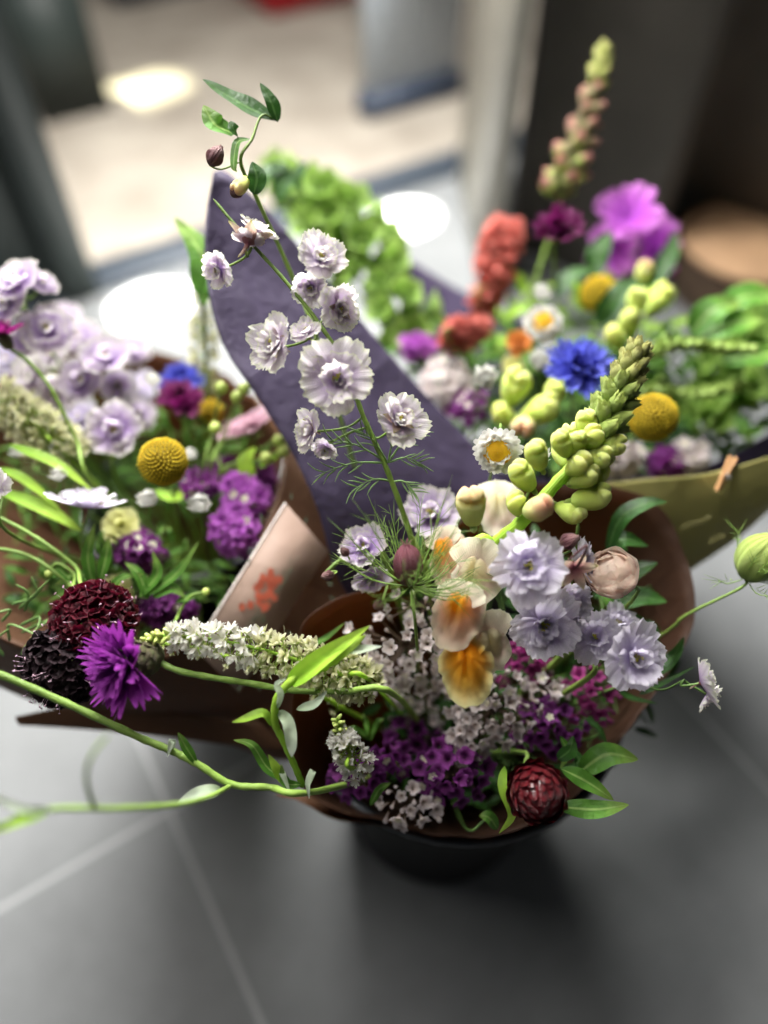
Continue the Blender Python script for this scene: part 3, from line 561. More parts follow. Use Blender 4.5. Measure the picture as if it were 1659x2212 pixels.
# everlasting daisy
def daism(i):
    mb = MB(); L0 = [.98, .85, .66][:3]
    for l, (L, e, n) in enumerate([(.98, .1, 24), (.92, .3, 24), (.82, .5, 22), (.7, .72, 18)]):
        for k in range(n): mb.petal(k * 2 * PI / n + l * .13, e + rng.uniform(-.1, .1), L * rng.uniform(.92, 1.05), .34, rng.uniform(-.3, .3), .3, .0, 1, 0.03, nu=5, nv=5, kk=.28, base=.4)
    return mb
def daisc(i):
    mb = MB()
    for l, (L, e, n) in enumerate([(1, .5, 22), (.95, .8, 20), (.9, 1.05, 18), (.8, 1.25, 14), (.66, 1.4, 8)]):
        for k in range(n): mb.petal(k * 2 * PI / n + l * .12, e, L * rng.uniform(.9, 1.05), .30, .9 + rng.uniform(-.4, .4), .3, 0, 1, 0, prof='lens', nu=4, nv=6, p=1.0)
    return mb
def discm(i):
    mb = MB(); mb.ball(Matrix.Translation((0, 0, .22)) @ Matrix.Diagonal((.53, .53, .2, 1)), 16, 8)
    for k in range(150):
        r = math.sqrt((k + .5) / 150); a = k * 2.39996; mb.ball(Matrix.Translation((r * .53 * math.cos(a), r * .53 * math.sin(a), .42 - .18 * r * r)) @ Matrix.Scale(.032, 4), 5, 3)
    return mb
DAIS = proto(daism, 'bracts', WHT, 2); DAIC = proto(daisc, 'bracts', WHT, 2); DISC = proto(discm, 'disc', YELO, 1)
def daisy(label, x, y, d, r, face, neck, closed=False, group=None):
    t = thing('everlasting_daisy', label, 'flower', neck, group); q = P(x, y, d); f = cdir(*face); M = orient(q, f, sc(r, d))
    part('bracts', random.choice(DAIC if closed else DAIS), t, M)
    if not closed: part('disc', DISC[0], t, M @ Matrix.Scale(1.12, 4))
    mb = MB(); mb.tube(stem_pts(q, f, neck), .0009, 6); build(mb, 'stem', G_STEM, t); return t
# cornflower
def cornm(i):
    mb = MB()
    for k in range(15): mb.petal(k * 2 * PI / 15 + rng.uniform(-.1, .1), .25 + rng.uniform(-.15, .35), rng.uniform(.85, 1.1), .42, rng.uniform(-.2, .5), .7, .05, 1.5, .05, teeth=4, tamt=.28, nu=13, nv=7, kk=.25, base=.08)
    for k in range(14): mb.petal(k * 2 * PI / 14 + .2, .8 + rng.uniform(-.2, .3), rng.uniform(.6, .85), .34, rng.uniform(-.4, .4), .8, .05, 1.5, .05, teeth=4, tamt=.3, nu=13, nv=6, kk=.2, base=.08)
    for k in range(16):
        a = rng.uniform(0, 6.28); r = rng.uniform(0, .25); mb.tube([(0, 0, 0), (r * math.cos(a), r * math.sin(a), .6), (1.2 * r * math.cos(a), 1.2 * r * math.sin(a), .75)], .022, 4)
    return mb
def invm(i):
    mb = MB(); mb.ball(Matrix.Translation((0, 0, -.22)) @ Matrix.Diagonal((.27, .27, .36, 1)), 12, 8)
    for k in range(48):
        z = -.5 + .55 * k / 48; a = k * 2.39996; r = .27 * math.sqrt(max(0, 1 - ((z + .22) / .36) ** 2)); mb.petal(a, 1.25, .16, .13, .2, .2, 0, 1, 0, prof='lens', nu=4, nv=4, z0=z, r0=r)
    return mb
CORN = {'p': proto(cornm, 'florets', CF_P, 2), 'b': proto(cornm, 'florets', CF_B, 2), 'd': proto(cornm, 'florets', CF_D, 2)}; INV = proto(invm, 'involucre', CF_INV, 1)
def cornflower(label, x, y, d, r, face, col, neck, stem=None, iscale=1.0, sr=.0012):
    t = thing('cornflower', label, 'flower', neck); q = P(x, y, d); f = cdir(*face); M = orient(q, f, sc(r, d), rng.uniform(0, 6)); part('florets', random.choice(CORN[col]), t, M)
    part('involucre', INV[0], t, M @ Matrix.Scale(iscale, 4)); b = q - f * sc(r, d) * .5
    mb = MB(); mb.tube([b] + stem + [neck] if stem else stem_pts(b, f, neck, .02), sr, 8, n=30); build(mb, 'stem', G_STEM, t); return t
# reseda spikes
def resf(i):
    mb = MB()
    for k in range(9): mb.petal(rng.uniform(0, 6.28), rng.uniform(.5, 1.3), rng.uniform(.7, 1.15), .36, rng.uniform(-.5, .3), .2, .05, 1, .15, nu=4, nv=4, kk=.2)
    return mb
def resg(i):
    mb = MB()
    for k in range(5): mb.petal(k * 1.257, .3, .6, .18, .2, .2, 0, 1, 0, prof='lens', nu=3, nv=4)
    mb.tube([(0, 0, 0), (0, 0, -.8)], .06, 4); return mb
RESF = proto(resf, 'floret', RES_W, 3); RESC = proto(resf, 'floret', RES_C, 3); RESG = proto(resg, 'sepals', RES_T, 2)
def rest(i):
    mb = MB(); mb.ball(Matrix.Diagonal((.3, .3, .5, 1)), 6, 5); return mb
RESB = proto(rest, 'bud', RES_T, 1)
def spike(label, path, neck, w0, w1, n, tipfrac=.25, fsize=16, creamfrom=.6, name='white_flower_spike', cat='flower spike', stem=True, group=None, sm=G_LIME):
    t = thing(name, label, cat, neck, group); pts = [P(*q) for q in path]; c = crom(pts, 60); dm = path[0][2]
    mb = MB(); mb.tube(pts + ([neck] if stem else []), [.0008, .0016], 6, n=60)
    nf = 0
    tip = MB()
    for k in range(n):
        a = ((k + .5) / n) ** .8; i = min(59, int(a * 60)); q0 = c[i]; tg = (c[i] - c[i + 1]).normalized(); ang = k * 2.39996
        s1 = tg.orthogonal().normalized(); s2 = tg.cross(s1); rd_ = s1 * math.cos(ang) + s2 * math.sin(ang); wd = sc(w0 + (w1 - w0) * min(1, a * 1.5), dm)
        q = q0 + rd_ * wd * rng.uniform(.75, 1.1); f = (rd_ + tg * .5).normalized()
        if a < tipfrac:
            tip.ball(orient(q0 + rd_ * wd * .7, f, sc(fsize * .33, dm)) @ Matrix.Diagonal((.8, .8, 1.4, 1)), 6, 5)
        else:
            mb.tube([q0, q], .0004, 4, n=3)
            M = orient(q, (f + Vector((0, 0, -.15))).normalized(), sc(fsize * rng.uniform(.8, 1.25), dm), rng.uniform(0, 6)); o = part('floret', random.choice(RESC if a > creamfrom else RESF), t, M); part('sepals', random.choice(RESG), o, M)
    build(tip, 'tip', RES_T, t); build(mb, 'stem', sm, t); return t
# snapdragon
def snapbud(i):
    mb = MB()
    def fn(V):
        x, y, z = V[..., 0], V[..., 1], V[..., 2]; r = np.ones_like(x)
        g = np.exp(-(x / .16) ** 2) * np.clip(z + .1, 0, 1); r = r - .42 * g
        lip = np.exp(-((z - .22 - .25 * np.abs(x)) / .10) ** 2) * np.clip(y + .2, 0, 1); r = r - .30 * lip
        w = .60 + .17 * np.clip(z, -.5, 1); fw = .16 * np.clip(z, 0, 1) ** 1.3
        return np.stack([x * r * w * 1.08, y * r * w + fw, z * (1 - .25 * g) + .95 + .04 * np.sin(5 * x + i)], -1)
    mb.ball(None, 26, 24, fn=fn)
    for sg in (-1, 1): mb.petal(PI / 2 + sg * .75, 1.0, .55, .5, -.9, .3, .07, 1.5, .05, z0=1.15, r0=.2, nu=9, nv=6)
    return mb
def snapsep(i):
    mb = MB()
    for k in range(5): mb.petal(k * 1.257 + .3, .85 + .1 * (k % 2), 1.15, .62, .75, .3, 0, 1, 0, prof='lens', nu=5, nv=7, p=.7, r0=.10, fold=.15)
    mb.tube([(0, 0, .15), (0, 0, -.35)], [.2, .14], 6); return mb
SB = proto(snapbud, 'bud', SN_BUD, 2); SBP = proto(snapbud, 'bud', SN_BUDP, 2); SSEP = proto(snapsep, 'sepals', SN_SEP, 2)
def sbsm(i):
    mb = MB()
    for k in range(5): mb.petal(k * 1.257 + .3, .95 + .1 * (k % 2), 1.45, .85, 1.0 + .15 * rng.uniform(-1, 1), .45, 0, 1, 0, prof='lens', nu=5, nv=7, p=.62, r0=.05, fold=.2)
    mb.ball(Matrix.Translation((0, 0, .6)) @ Matrix.Diagonal((.42, .42, .6, 1)), 8, 6)
    return mb
SBT = proto(sbsm, 'bud', SN_TIP, 2)
SBTG = proto(sbsm, 'bud', SN_SEP, 2); PKT = mat('pink_bud', [(0, '#7f8a52'), (.6, '#988862'), (1, '#d08882')], .5, .2, sheen=.02); SBPK = proto(sbsm, 'bud', PKT, 2)
def ramp_mat(name, rr): return mat(name, rr, .6, .5, spec=.15, vein=.08, bump=.25, bscale=160, nscale=110, namt=.12)
LIP_P = ramp_mat('snap_lip_peach', [(0, '#ffbe22'), (.3, '#fdb430'), (.62, '#fac49c'), (.85, '#fadcc4'), (1, '#f8ecd0')])
LIP_Y = ramp_mat('snap_lip_amber', [(0, '#fdae1c'), (.5, '#fdb42a'), (.72, '#f8c452'), (1, '#f4ecae')])
LIP_W = ramp_mat('snap_lip_cream', [(0, '#f6eebc'), (.5, '#f6ecca'), (.75, '#f6dccb'), (1, '#f8f2da')])
def snapbloom(top, low, ul=1.0, sd=0):
    u = MB()
    for sg in (-1, 1): u.petal(PI / 2 + sg * .60, .55, 1.1 * ul, 1.2 * ul, -.9, .12, .07, 1.4, .04, nu=13, nv=9, kk=.22, z0=.05, r0=.10)
    l = MB(); n, m_ = 22, 44; t = np.linspace(0.02, 1, n)[:, None]; th = np.linspace(0, 2 * PI, m_, endpoint=False)[None]
    down = np.clip(-np.sin(th) * .9 + .35, 0, 1); lob = 1 - .62 * np.abs(np.sin(1.5 * (th + PI / 2))) ** 2.5 + .05 * np.sin(17 * th) + .05 * rng.uniform(-1, 1, (1, 44))
    R = t * (.66 + (.62 * down * lob) * np.clip((t - .3) / .7, 0, 1)); x = R * np.cos(th) * 1.08; y = R * np.sin(th) + .12 - .30 * t * down
    dome = .50 * np.cos(np.clip(t / .85, 0, 1) * PI / 2); sk = np.clip((t - .5) / .5, 0, 1)
    z = dome - .24 * np.exp(-(x / .10) ** 2) * np.clip(1.2 - t, 0, 1) - .30 * sk * (1 - down) + down * t ** 2 * .12 * (np.sin(4 * th + sd) + .7 * np.sin(9 * th + 2)) + .05 * np.sin(8 * x + sd) * np.sin(7 * y + 1) * t + .035 * np.sin(21 * th + 3 * sd) * t ** 2 + .25 * sk ** 2 * down * np.sin(7 * th + 1) * .5
    V = np.stack([x, y, z], -1); l.grid(V, np.stack([th / 6.283 + 0 * t, t + 0 * th], -1), closed=True)
    q = MB(); q.tube([(0, .0, -.95), (0, 0, -.35), (0, 0, .0), (0, -.02, .12)], [.25, .36, .44, .42], 14, n=10)
    return u.mesh('upper_lip', top), q.mesh('bloom', low), l.mesh('lower_lip', low)
SNB = {'w': snapbloom(SN_WHT, LIP_W), 'p': snapbloom(SN_WHT, LIP_P, .8, 1), 'y': snapbloom(LIP_Y, LIP_Y, .6, 2)}
def snapdragon(label, path, n, neck, szmax, szmin, blooms=(), peach=(), pink=False, rad=(.0008, .0032), a0=.02, extra=(), jitter=.1, stop=.86):
    t = thing('snapdragon_stalk', label, 'flower stalk', neck); pts = [P(*q) for q in path]; c = crom(pts, 80); dm = path[0][2]
    stempx(t, [*path, neck], list(rad), G_LIME if not pink else G_STEM)
    for k in range(n):
        a = a0 + (stop - a0) * (k / max(1, n - 1)) ** 1.25; i = min(79, int(a * 80)); q0 = c[i]; tg = (c[i] - c[i + 1]).normalized(); ang = k * 2.39996 + 1
        s1 = tg.cross(FW).normalized(); s2 = tg.cross(s1); rd_ = s1 * math.cos(ang) + s2 * math.sin(ang); s = sc(szmin + (szmax - szmin) * (k / max(1, n - 1)) ** .9, dm)
        op = .75 + .5 * k / n; f = (rd_ * op + tg * (1.25 - .6 * k / n)).normalized(); q = q0 + rd_ * (.001 + .0008 * k / n) 
        M = orient(q, f, s, rng.uniform(-.5, .5))
        if k < n * .72:
            M = M @ Matrix.Scale(.95 if pink else 1.3, 4); part('bud', random.choice((SBT if k < n * .4 else SBTG) if not (pink and k > n * .35) else SBPK), t, M)
        else:
            o = part('bud', random.choice(SB if not pink else SBPK), t, M); part('sepals', random.choice(SSEP), o, M)
    for (x, y, d, r, face, kind) in extra:
        q = P(x, y, d); f = cdir(*face); M = orient(q - f * sc(r, d) * .9, f, sc(r, d), 0); o = part('bud', random.choice(SBP if kind == 'p' else SB), t, M); part('sepals', random.choice(SSEP), o, M)
    for (x, y, d, r, face, kind, roll) in blooms:
        q = P(x, y, d); f = cdir(*face); u, l, p = SNB[kind]
        X = f.cross(Vector((UP))).normalized() * -1; X = UP.cross(f).normalized(); Y = f.cross(X); M = Matrix.Translation(q) @ Matrix(((X.x, Y.x, f.x, 0), (X.y, Y.y, f.y, 0), (X.z, Y.z, f.z, 0), (0, 0, 0, 1))) @ Matrix.Rotation(roll, 4, 'Z') @ Matrix.Scale(sc(r, d), 4)
        o = part('bloom', l, t, M); part('upper_lip', u, o, M); part('lower_lip', p, o, M)
    return t
# ================================================================== FRONT BOUQUET
delphinium('tall white double delphinium stalk leaning left in front of purple paper',
  [(461, 430, .452), (530, 512, .450), (612, 602, .448), (690, 700, .448), (745, 790, .45), (785, 900, .455), (838, 1020, .462), (885, 1150, .475), (930, 1300, .52)],
  [(535, 530, .440, 66, (.25, .9, -.25), 'K'), (476, 582, .438, 46, (-.55, -.45, .75)), (552, 502, .446, 50, (.5, .8, .35), 'c'),
   (692, 562, .438, 62, (.25, .25, 1)), (672, 618, .446, 46, (-.1, -.6, .9)), (728, 668, .446, 58, (.6, -.15, .8), 'c'),
   (602, 745, .440, 74, (-.65, .15, .8), 'c'), (662, 722, .438, 40, (-.1, .6, .8)), (728, 820, .432, 92, (.05, .0, 1)),
   (858, 912, .446, 70, (.35, .35, .85), 'c'), (676, 930, .448, 52, (-.7, .1, .6), 'c'), (705, 965, .45, 36, (-.2, -.7, .6))],
  [], neck=N1, rad=(.0009, .0022),
  feathery=[(838, 1000, .46, [(700, 950, .45), (680, 1030, .452), (775, 930, .45), (905, 935, .455), (915, 1005, .456), (860, 930, .45)]), (850, 1040, .465, [(760, 1060, .455), (900, 1070, .46)])])
t = delphinium('thin leafy stalk with two burgundy buds above the purple flap', [(600, 262, .475), (566, 250, .47), (545, 300, .466), (520, 350, .462), (560, 440, .475), (640, 620, .50), (720, 850, .52)], [],
  [(452, 358, .452, 42, (.6, .75, .2)), (500, 425, .456, 34, (.75, .65, .3))], neck=N1, rad=(.0006, .0018))
for pts, w in [([(600, 262, .475), (520, 225, .47), (438, 172, .465)], 46), ([(600, 264, .475), (585, 220, .47), (562, 180, .47)], 30), ([(505, 290, .466), (465, 270, .46), (440, 228, .46)], 50), ([(515, 300, .466), (505, 280, .46), (498, 262, .46)], 26), ([(548, 420, .46), (555, 385, .455), (545, 350, .455)], 40)]:
    leafpx(t, pts, w, G_LEAF_D if w < 48 else G_LEAF)
leafpx(t, [(540, 300, .466), (512, 310, .46), (505, 360, .455), (512, 372, .455)], 16)
part('bud', SBP[0], t, orient(P(535, 385, .456), cdir(-.55, -.8, .3), sc(26, .456)))
delphinium('pale lilac delphinium stalk with two small round buds beside the purple nigella pod', [(700, 1240, .47), (745, 1205, .475), (800, 1200, .48), (850, 1260, .50)],
  [(790, 1185, .475, 58, (-.3, .5, .8)), (800, 1245, .475, 46, (.1, -.7, .6)), (930, 1115, .50, 70, (-.1, .5, .8))], [(722, 1240, .462, 26, (-1, -.2, .4)), (752, 1200, .465, 22, (-.5, .6, .5)), (825, 1300, .48, 26, (-.4, -.3, .6))], protos=DBL_V, neck=N1)
delphinium('lavender delphinium stalk with open blooms at the middle of the front bouquet', [(1250, 1130, .46), (1240, 1200, .465), (1225, 1300, .475), (1210, 1420, .50)],
  [(1140, 1222, .424, 88, (-.1, .1, 1)), (1172, 1345, .440, 90, (-.05, -.1, 1)), (1258, 1222, .452, 60, (.75, .3, .5), 'c'), (1225, 1300, .455, 60, (.3, -.2, .9)), (1218, 1360, .455, 55, (.5, -.4, .7))],
  [(1208, 1178, .430, 40, (.9, .45, .4)), (1192, 1205, .44, 36, (.3, -.5, .7))], protos=DBL_L, neck=N1)
t = delphinium('lavender delphinium stalk with an open bloom near the right paper edge', [(1340, 1395, .455), (1290, 1430, .47), (1230, 1490, .50)],
  [(1362, 1420, .436, 84, (.3, .15, 1)), (1285, 1378, .462, 62, (-.2, .3, .9)), (1330, 1350, .475, 50, (.1, .6, .8))], [], protos=DBL_L, neck=N1)
delphinium('single small delphinium bloom on a thin stem over the floor at the far right', [(1478, 1468, .45), (1430, 1490, .46), (1370, 1480, .48), (1290, 1500, .51)],
  [(1512, 1475, .445, 58, (.9, .35, .25), 'c'), (1525, 1500, .45, 40, (.6, -.5, .4))], [], protos=DBL_W, neck=N1, thin=G_STEM_D, rad=(.0005, .0012))
# pink calyx spur flower
t = thing('delphinium_bud', 'pink spurred delphinium flower half open beside the lavender bloom', 'flower', N1)
part('calyx', CALYX[0], t, orient(P(1238, 1225, .425), cdir(.2, -.3, .9), sc(58, .425), 1.2)); stempx(t, [(1190, 1180, .43), (1205, 1225, .432), (1238, 1235, .43), N1], [.0004, .001], BUD_B)
# snapdragon hero
snapdragon('lime green snapdragon spike with peach and yellow blooms at its foot', [(1376, 762, .446), (1345, 830, .446), (1312, 900, .445), (1265, 975, .444), (1205, 1040, .445), (1135, 1120, .45), (1070, 1175, .46), (1010, 1235, .48)], 52, N1, 40, 24,
  a0=.015, stop=.55, rad=(.0008, .0022, .0034, .0040, .0044, .0042),
  extra=[(1160, 985, .425, 40, (-.45, .85, .5), 'g'), (1215, 960, .43, 36, (-.5, .85, .4), 'g'), (1130, 1030, .44, 42, (-.6, .7, .3), 'g'), (1250, 955, .43, 28, (-.2, .8, .6), 'g'),
         (1262, 1032, .435, 38, (.6, .3, .7), 'g'), (1275, 1075, .44, 46, (.9, .2, .3), 'g'), (1230, 1105, .445, 38, (.7, -.4, .5), 'g'), (1160, 1100, .425, 46, (.35, .15, .9), 'p'), (1018, 1095, .430, 50, (-.15, .95, .4), 'p'), (1115, 1090, .44, 36, (-.2, .5, .7), 'g')],
  blooms=[(1030, 1235, .442, 66, (-.5, .1, .8), 'w', -.2), (992, 1312, .434, 66, (-.3, .25, .9), 'p', -.25), (1052, 1378, .442, 62, (.3, -.3, .9), 'w', .4), (1006, 1425, .434, 68, (-.05, .2, .9), 'y', .1), (1075, 1092, .49, 52, (0, .5, .8), 'w', 0), (965, 1190, .475, 60, (-.6, .2, .6), 'p', .2), (1200, 1290, .46, 50, (.3, .3, .8), 'p', 0)])
# nigella
def nigella(label, x, y, d, rw, rh, face, m, neck, hair, stem=None, n=26):
    t = thing('nigella_pod', label, 'seed pod', neck); q = P(x, y, d); f = cdir(*face); mb = MB()
    def fn(V):
        a = np.arctan2(V[..., 1], V[..., 0]); rr = 1 + .07 * np.cos(6 * a); return np.stack([V[..., 0] * rr * rw / rh, V[..., 1] * rr * rw / rh, V[..., 2]], -1)
    mb.ball(None, 30, 14, fn=fn)
    for k in range(6): mb.petal(k * PI / 3, .2, .4, .1, .8, .2, 0, 1, 0, prof='lens', nu=3, nv=4, z0=.98, r0=0)
    M = orient(q, f, sc(rh, d)); part('pod', mb.mesh('pod', m), t, M); mb = MB(); b = q - f * sc(rh, d)
    for k in range(n):
        a = rng.uniform(0, 6.28); e = rng.uniform(-.2, 1.1); dv = (M.to_3x3() @ Vector((math.cos(a) * math.cos(e), math.sin(a) * math.cos(e), math.sin(e)))).normalized(); L = sc(hair, d) * rng.uniform(.7, 1.1)
        e1 = b + dv * L + f * L * .25; m1 = b + dv * L * .55; mb.tube([b, m1, e1], [.00042, .00022], 4, n=6)
        for s_ in (.45, .6, .75, .9):
            o = b.lerp(e1, s_) + (m1 - b.lerp(e1, .5)) * .3; 
            for sg in (-1, 1):
                sd = Vector(rng.normal(size=3)).normalized(); mb.tube([o, o + (dv * .6 + sd * .6) * L * .16, o + (dv * .8 + sd * .9) * L * .28 * rng.uniform(.6, 1.2)], [.00026, .00012], 3, n=3)
    build(mb, 'bract_threads', NIG_T, t); mb = MB(); mb.tube(stem_pts(b, f, neck) if not stem else [b] + [P(*s_) for s_ in stem] + [neck], .0010, 7); build(mb, 'stem', G_STEM, t)
nigella('purple nigella seed pod in a nest of green threads', 882, 1222, .432, 31, 50, (-.12, .95, .35), NIG, N1, 165, n=40)
nigella('green nigella seed pod at the right edge of the picture', 1640, 1205, .475, 46, 60, (.2, .8, .6), NIG_G, N1, 115, stem=[(1600, 1270, .48), (1480, 1330, .50), (1380, 1400, .54)], n=16)
# pink bud
t = thing('pink_bud', 'round blush pink ranunculus bud in front of dark leaves', 'flower', N1); q = P(1324, 1240, .445); f = cdir(-.5, .45, .7)
mb = MB()
mb.ball(Matrix.Scale(.80, 4), 20, 14)
for l in range(4):
    for k in range(4):
        ph = (np.linspace(-1, 1, 9)[None] * (1.05 - .1 * l)) + k * PI / 2 + l * .8; top = .35 + .28 * l
        th = PI - (PI - top) * np.linspace(0, 1, 10)[:, None] * (1 - .10 * np.linspace(-1, 1, 9)[None] ** 2 * (1 + .4 * math.sin(k + l))); R = .84 + .045 * l + .04 * np.sin(ph * 7 + l) * np.linspace(0, 1, 10)[:, None] ** 2 + .14 * np.linspace(0, 1, 10)[:, None] ** 4 + .05 * l * (1 - np.linspace(0, 1, 10)[:, None]) * 0 + .02 * l + .03 * np.sin(ph * 4 + l) * np.linspace(0, 1, 10)[:, None] ** 3
        V = np.stack([R * np.sin(th) * np.cos(ph), R * np.sin(th) * np.sin(ph), R * np.cos(th)], -1); mb.grid(V, np.stack([(np.linspace(-1, 1, 9)[None] + 1) / 2 + 0 * th, np.linspace(0, 1, 10)[:, None] + 0 * th], -1))
part('petals', mb.mesh('petals', PINKB), t, orient(q, f, sc(50, .445))); mb = MB()
for k in range(5): mb.petal(k * 1.257, .2, .9, .4, 1.6, .2, .05, 1, 0, prof='lens', z0=-.7, r0=.05, nu=5, nv=6)
part('sepals', mb.mesh('sepals', G_LEAF), t, orient(q, f, sc(53, .445))); mb = MB(); mb.tube(stem_pts(q - f * .012, f, N1), .0012, 7); build(mb, 'stem', G_STEM, t)
daisy('everlasting daisy with yellow disc against the purple paper left of the snapdragon', 1075, 972, .452, 54, (-.15, -.35, 1), N1)
daisy('white everlasting daisy half hidden behind the snapdragon buds', 1160, 1000, .465, 42, (.1, .7, .6), N1, closed=True)
# statice
SW = 'white statice sprigs in the front bouquet'; 
statice('white statice sprig left under the nigella pod', 880, 1395, 130, 85, .475, 39, 'w', 17, dome=.03, budf=.4, tilt=(-.3, .3))
statice('white statice buds above the left paper wall of the front bouquet', 905, 1310, 80, 45, .475, 16, 'w', 14, dome=.02, budf=.75, tilt=(-.3, .3))
statice('blurred white statice sprig left of the amber snapdragon lip', 895, 1475, 85, 55, .505, 22, 'w', 17, tilt=(0, .2), budf=.3)
statice('white statice sprig in the middle below the amber snapdragon', 1065, 1535, 95, 95, .478, 39, 'w', 17, budf=.25, eye=.3)
statice('white statice sprig below the lavender blooms', 1170, 1490, 60, 40, .495, 13, 'w', 17, budf=.3, eye=.3)
statice('lilac white statice florets beside the purple clump in the middle', 1020, 1600, 55, 50, .48, 15, 'w', 18, budf=.1)
statice('white statice buds at the bottom front edge of the paper', 880, 1745, 75, 50, .478, 22, 'w', 17, budf=.65, tilt=(-.1, -.2), dome=.012)
statice('purple statice clump with white eyes at the bottom middle', 975, 1670, 85, 75, .476, 27, 'p', 20, eye=.3, budf=.12)
statice('purple statice clump right behind the red strawflower', 1185, 1575, 85, 65, .492, 27, 'p', 19, eye=.12, budf=.12)
statice('magenta statice clump under the right lavender bloom', 1285, 1500, 62, 75, .50, 23, 'm', 18, eye=.12, budf=.35)
statice('dark magenta statice clump below the middle lavender bloom', 1135, 1430, 75, 55, .505, 19, 'm', 18, eye=.1, budf=.2)
statice('purple statice clump low at the left paper wall', 775, 1680, 62, 58, .482, 17, 'p', 19, eye=.06, budf=.1)
statice('purple statice florets behind the small white spike', 845, 1640, 40, 45, .488, 10, 'p', 18, eye=.1, budf=.1)
statice('shaded purple statice deep in the front bouquet', 900, 1600, 70, 45, .53, 11, 'p', 19, eye=.05)
statice('shaded white statice deep in the front bouquet', 900, 1555, 70, 50, .545, 13, 'w', 17, eye=.05)
spike('short white spike with green tip at the left in the front bouquet', [(728, 1550, .442), (738, 1590, .446), (755, 1625, .445), (778, 1660, .46)], N1, 8, 27, 70, tipfrac=.28, fsize=19, creamfrom=1.1)
# strawflower
t = thing('strawflower_bud', 'glossy dark red strawflower bud at the front edge of the paper', 'flower', N1); q = P(1160, 1710, .434); f = cdir(.0, -.10, 1)
mb = MB(); mb.ball(Matrix.Diagonal((.9, .9, .88, 1)), 24, 16)
for k in range(88):
    z = .985 - 1.75 * k / 88; a = k * 2.39996; r = math.sqrt(max(0, 1 - z * z)); v = Vector((r * math.cos(a), r * math.sin(a), z)); rad_ = v * .88
    up_ = Vector((0, 0, 1)) - v * v.z; up_ = up_.normalized() if up_.length > .05 else Vector((1, 0, 0)); sd = up_.cross(v)
    Mk = Matrix(((up_.x, sd.x, v.x, rad_.x - up_.x * .15), (up_.y, sd.y, v.y, rad_.y - up_.y * .15), (up_.z, sd.z, v.z, rad_.z - up_.z * .15), (0, 0, 0, 1)))
    s_ = (.46 if z < .6 else .32) * rng.uniform(.88, 1.1); mb.petal(rng.uniform(-.25, .25), .45 + rng.uniform(-.08, .1), s_ * 1.2, s_, -.5, -.35, 0, 1, .03, nu=7, nv=6, kk=.55, r0=0, M=Mk)
part('bracts', mb.mesh('bracts', RED), t, orient(q, f, sc(65, .434), .4)); mb = MB(); mb.tube([q, q - f * .035, q - f * .05 + Vector((0, .01, -.02)), N1], .0015, 8); build(mb, 'stem', G_STEM, t)
for pts, w, m_ in [([(1212, 1660, .45), (1270, 1690, .448), (1325, 1728, .448)], 36, G_LEAF), ([(1205, 1742, .447), (1285, 1748, .445), (1358, 1738, .445)], 38, G_LEAF), ([(1108, 1755, .45), (1088, 1700, .442), (1100, 1750, .44), (1076, 1802, .45)], 22, G_LIME),
                   ([(1090, 1655, .45), (1085, 1700, .44), (1105, 1760, .44), (1078, 1800, .45)], 22, G_LIME), ([(1205, 1640, .47), (1230, 1620, .465), (1238, 1590, .465)], 30, G_LEAF_D), ([(1250, 1668, .475), (1310, 1630, .47), (1378, 1640, .47)], 50, G_LEAF)]:
    if (pts[0][0], pts[0][1]) != (1108, 1755): leafpx(t, pts, w, m_, fold=.25, wav=.15)
t = thing('leaf_sprig', 'leafy green sprig with a long arching leaf against brown paper at the right', 'leaf sprig', N1)
stempx(t, [(1310, 1190, .51), (1300, 1280, .52), (1250, 1400, .54), N1], .001, G_STEM_D)
for pts, w, m_ in [([(1310, 1195, .51), (1340, 1120, .505), (1395, 1088, .50), (1440, 1084, .50)], 34, G_LEAF_D), ([(1300, 1290, .52), (1360, 1240, .515), (1420, 1215, .51)], 40, G_LEAF_D), ([(1310, 1300, .52), (1380, 1290, .515), (1440, 1300, .51)], 44, G_LEAF_D), ([(1300, 1330, .52), (1370, 1350, .515), (1430, 1400, .51)], 44, G_LEAF_D),
                   ([(1320, 1180, .51), (1350, 1165, .505), (1400, 1180, .505)], 34, G_LEAF_D), ([(1395, 1450, .50), (1450, 1420, .498), (1478, 1375, .495)], 26, G_LEAF_D), ([(1300, 1280, .50), (1318, 1310, .495), (1328, 1345, .492)], 20, G_LEAF)]: leafpx(t, pts, w, m_)
t = thing('leaf_sprig', 'thin dark blades and leaves behind the lower right paper edge', 'leaf sprig', N1)
stempx(t, [(1290, 1560, .50), (1250, 1600, .52), N1], .001, G_STEM_D)
for pts, w in [([(1262, 1550, .495), (1295, 1575, .49), (1312, 1612, .488)], 12), ([(1380, 1500, .49), (1420, 1480, .488), (1500, 1440, .486)], 12), ([(1385, 1465, .49), (1440, 1445, .488), (1478, 1400, .486)], 10), ([(1220, 1610, .49), (1250, 1640, .485), (1225, 1660, .485)], 18), ([(1320, 1450, .5), (1350, 1500, .498), (1420, 1520, .495)], 14)]: leafpx(t, pts, w, G_LEAF_D, fold=.2)
t = thing('leaf_sprig', 'small green leaves low among the statice at the front', 'leaf sprig', N1); stempx(t, [(1050, 1770, .485), (1000, 1780, .51), N1], .0009, G_STEM_D)
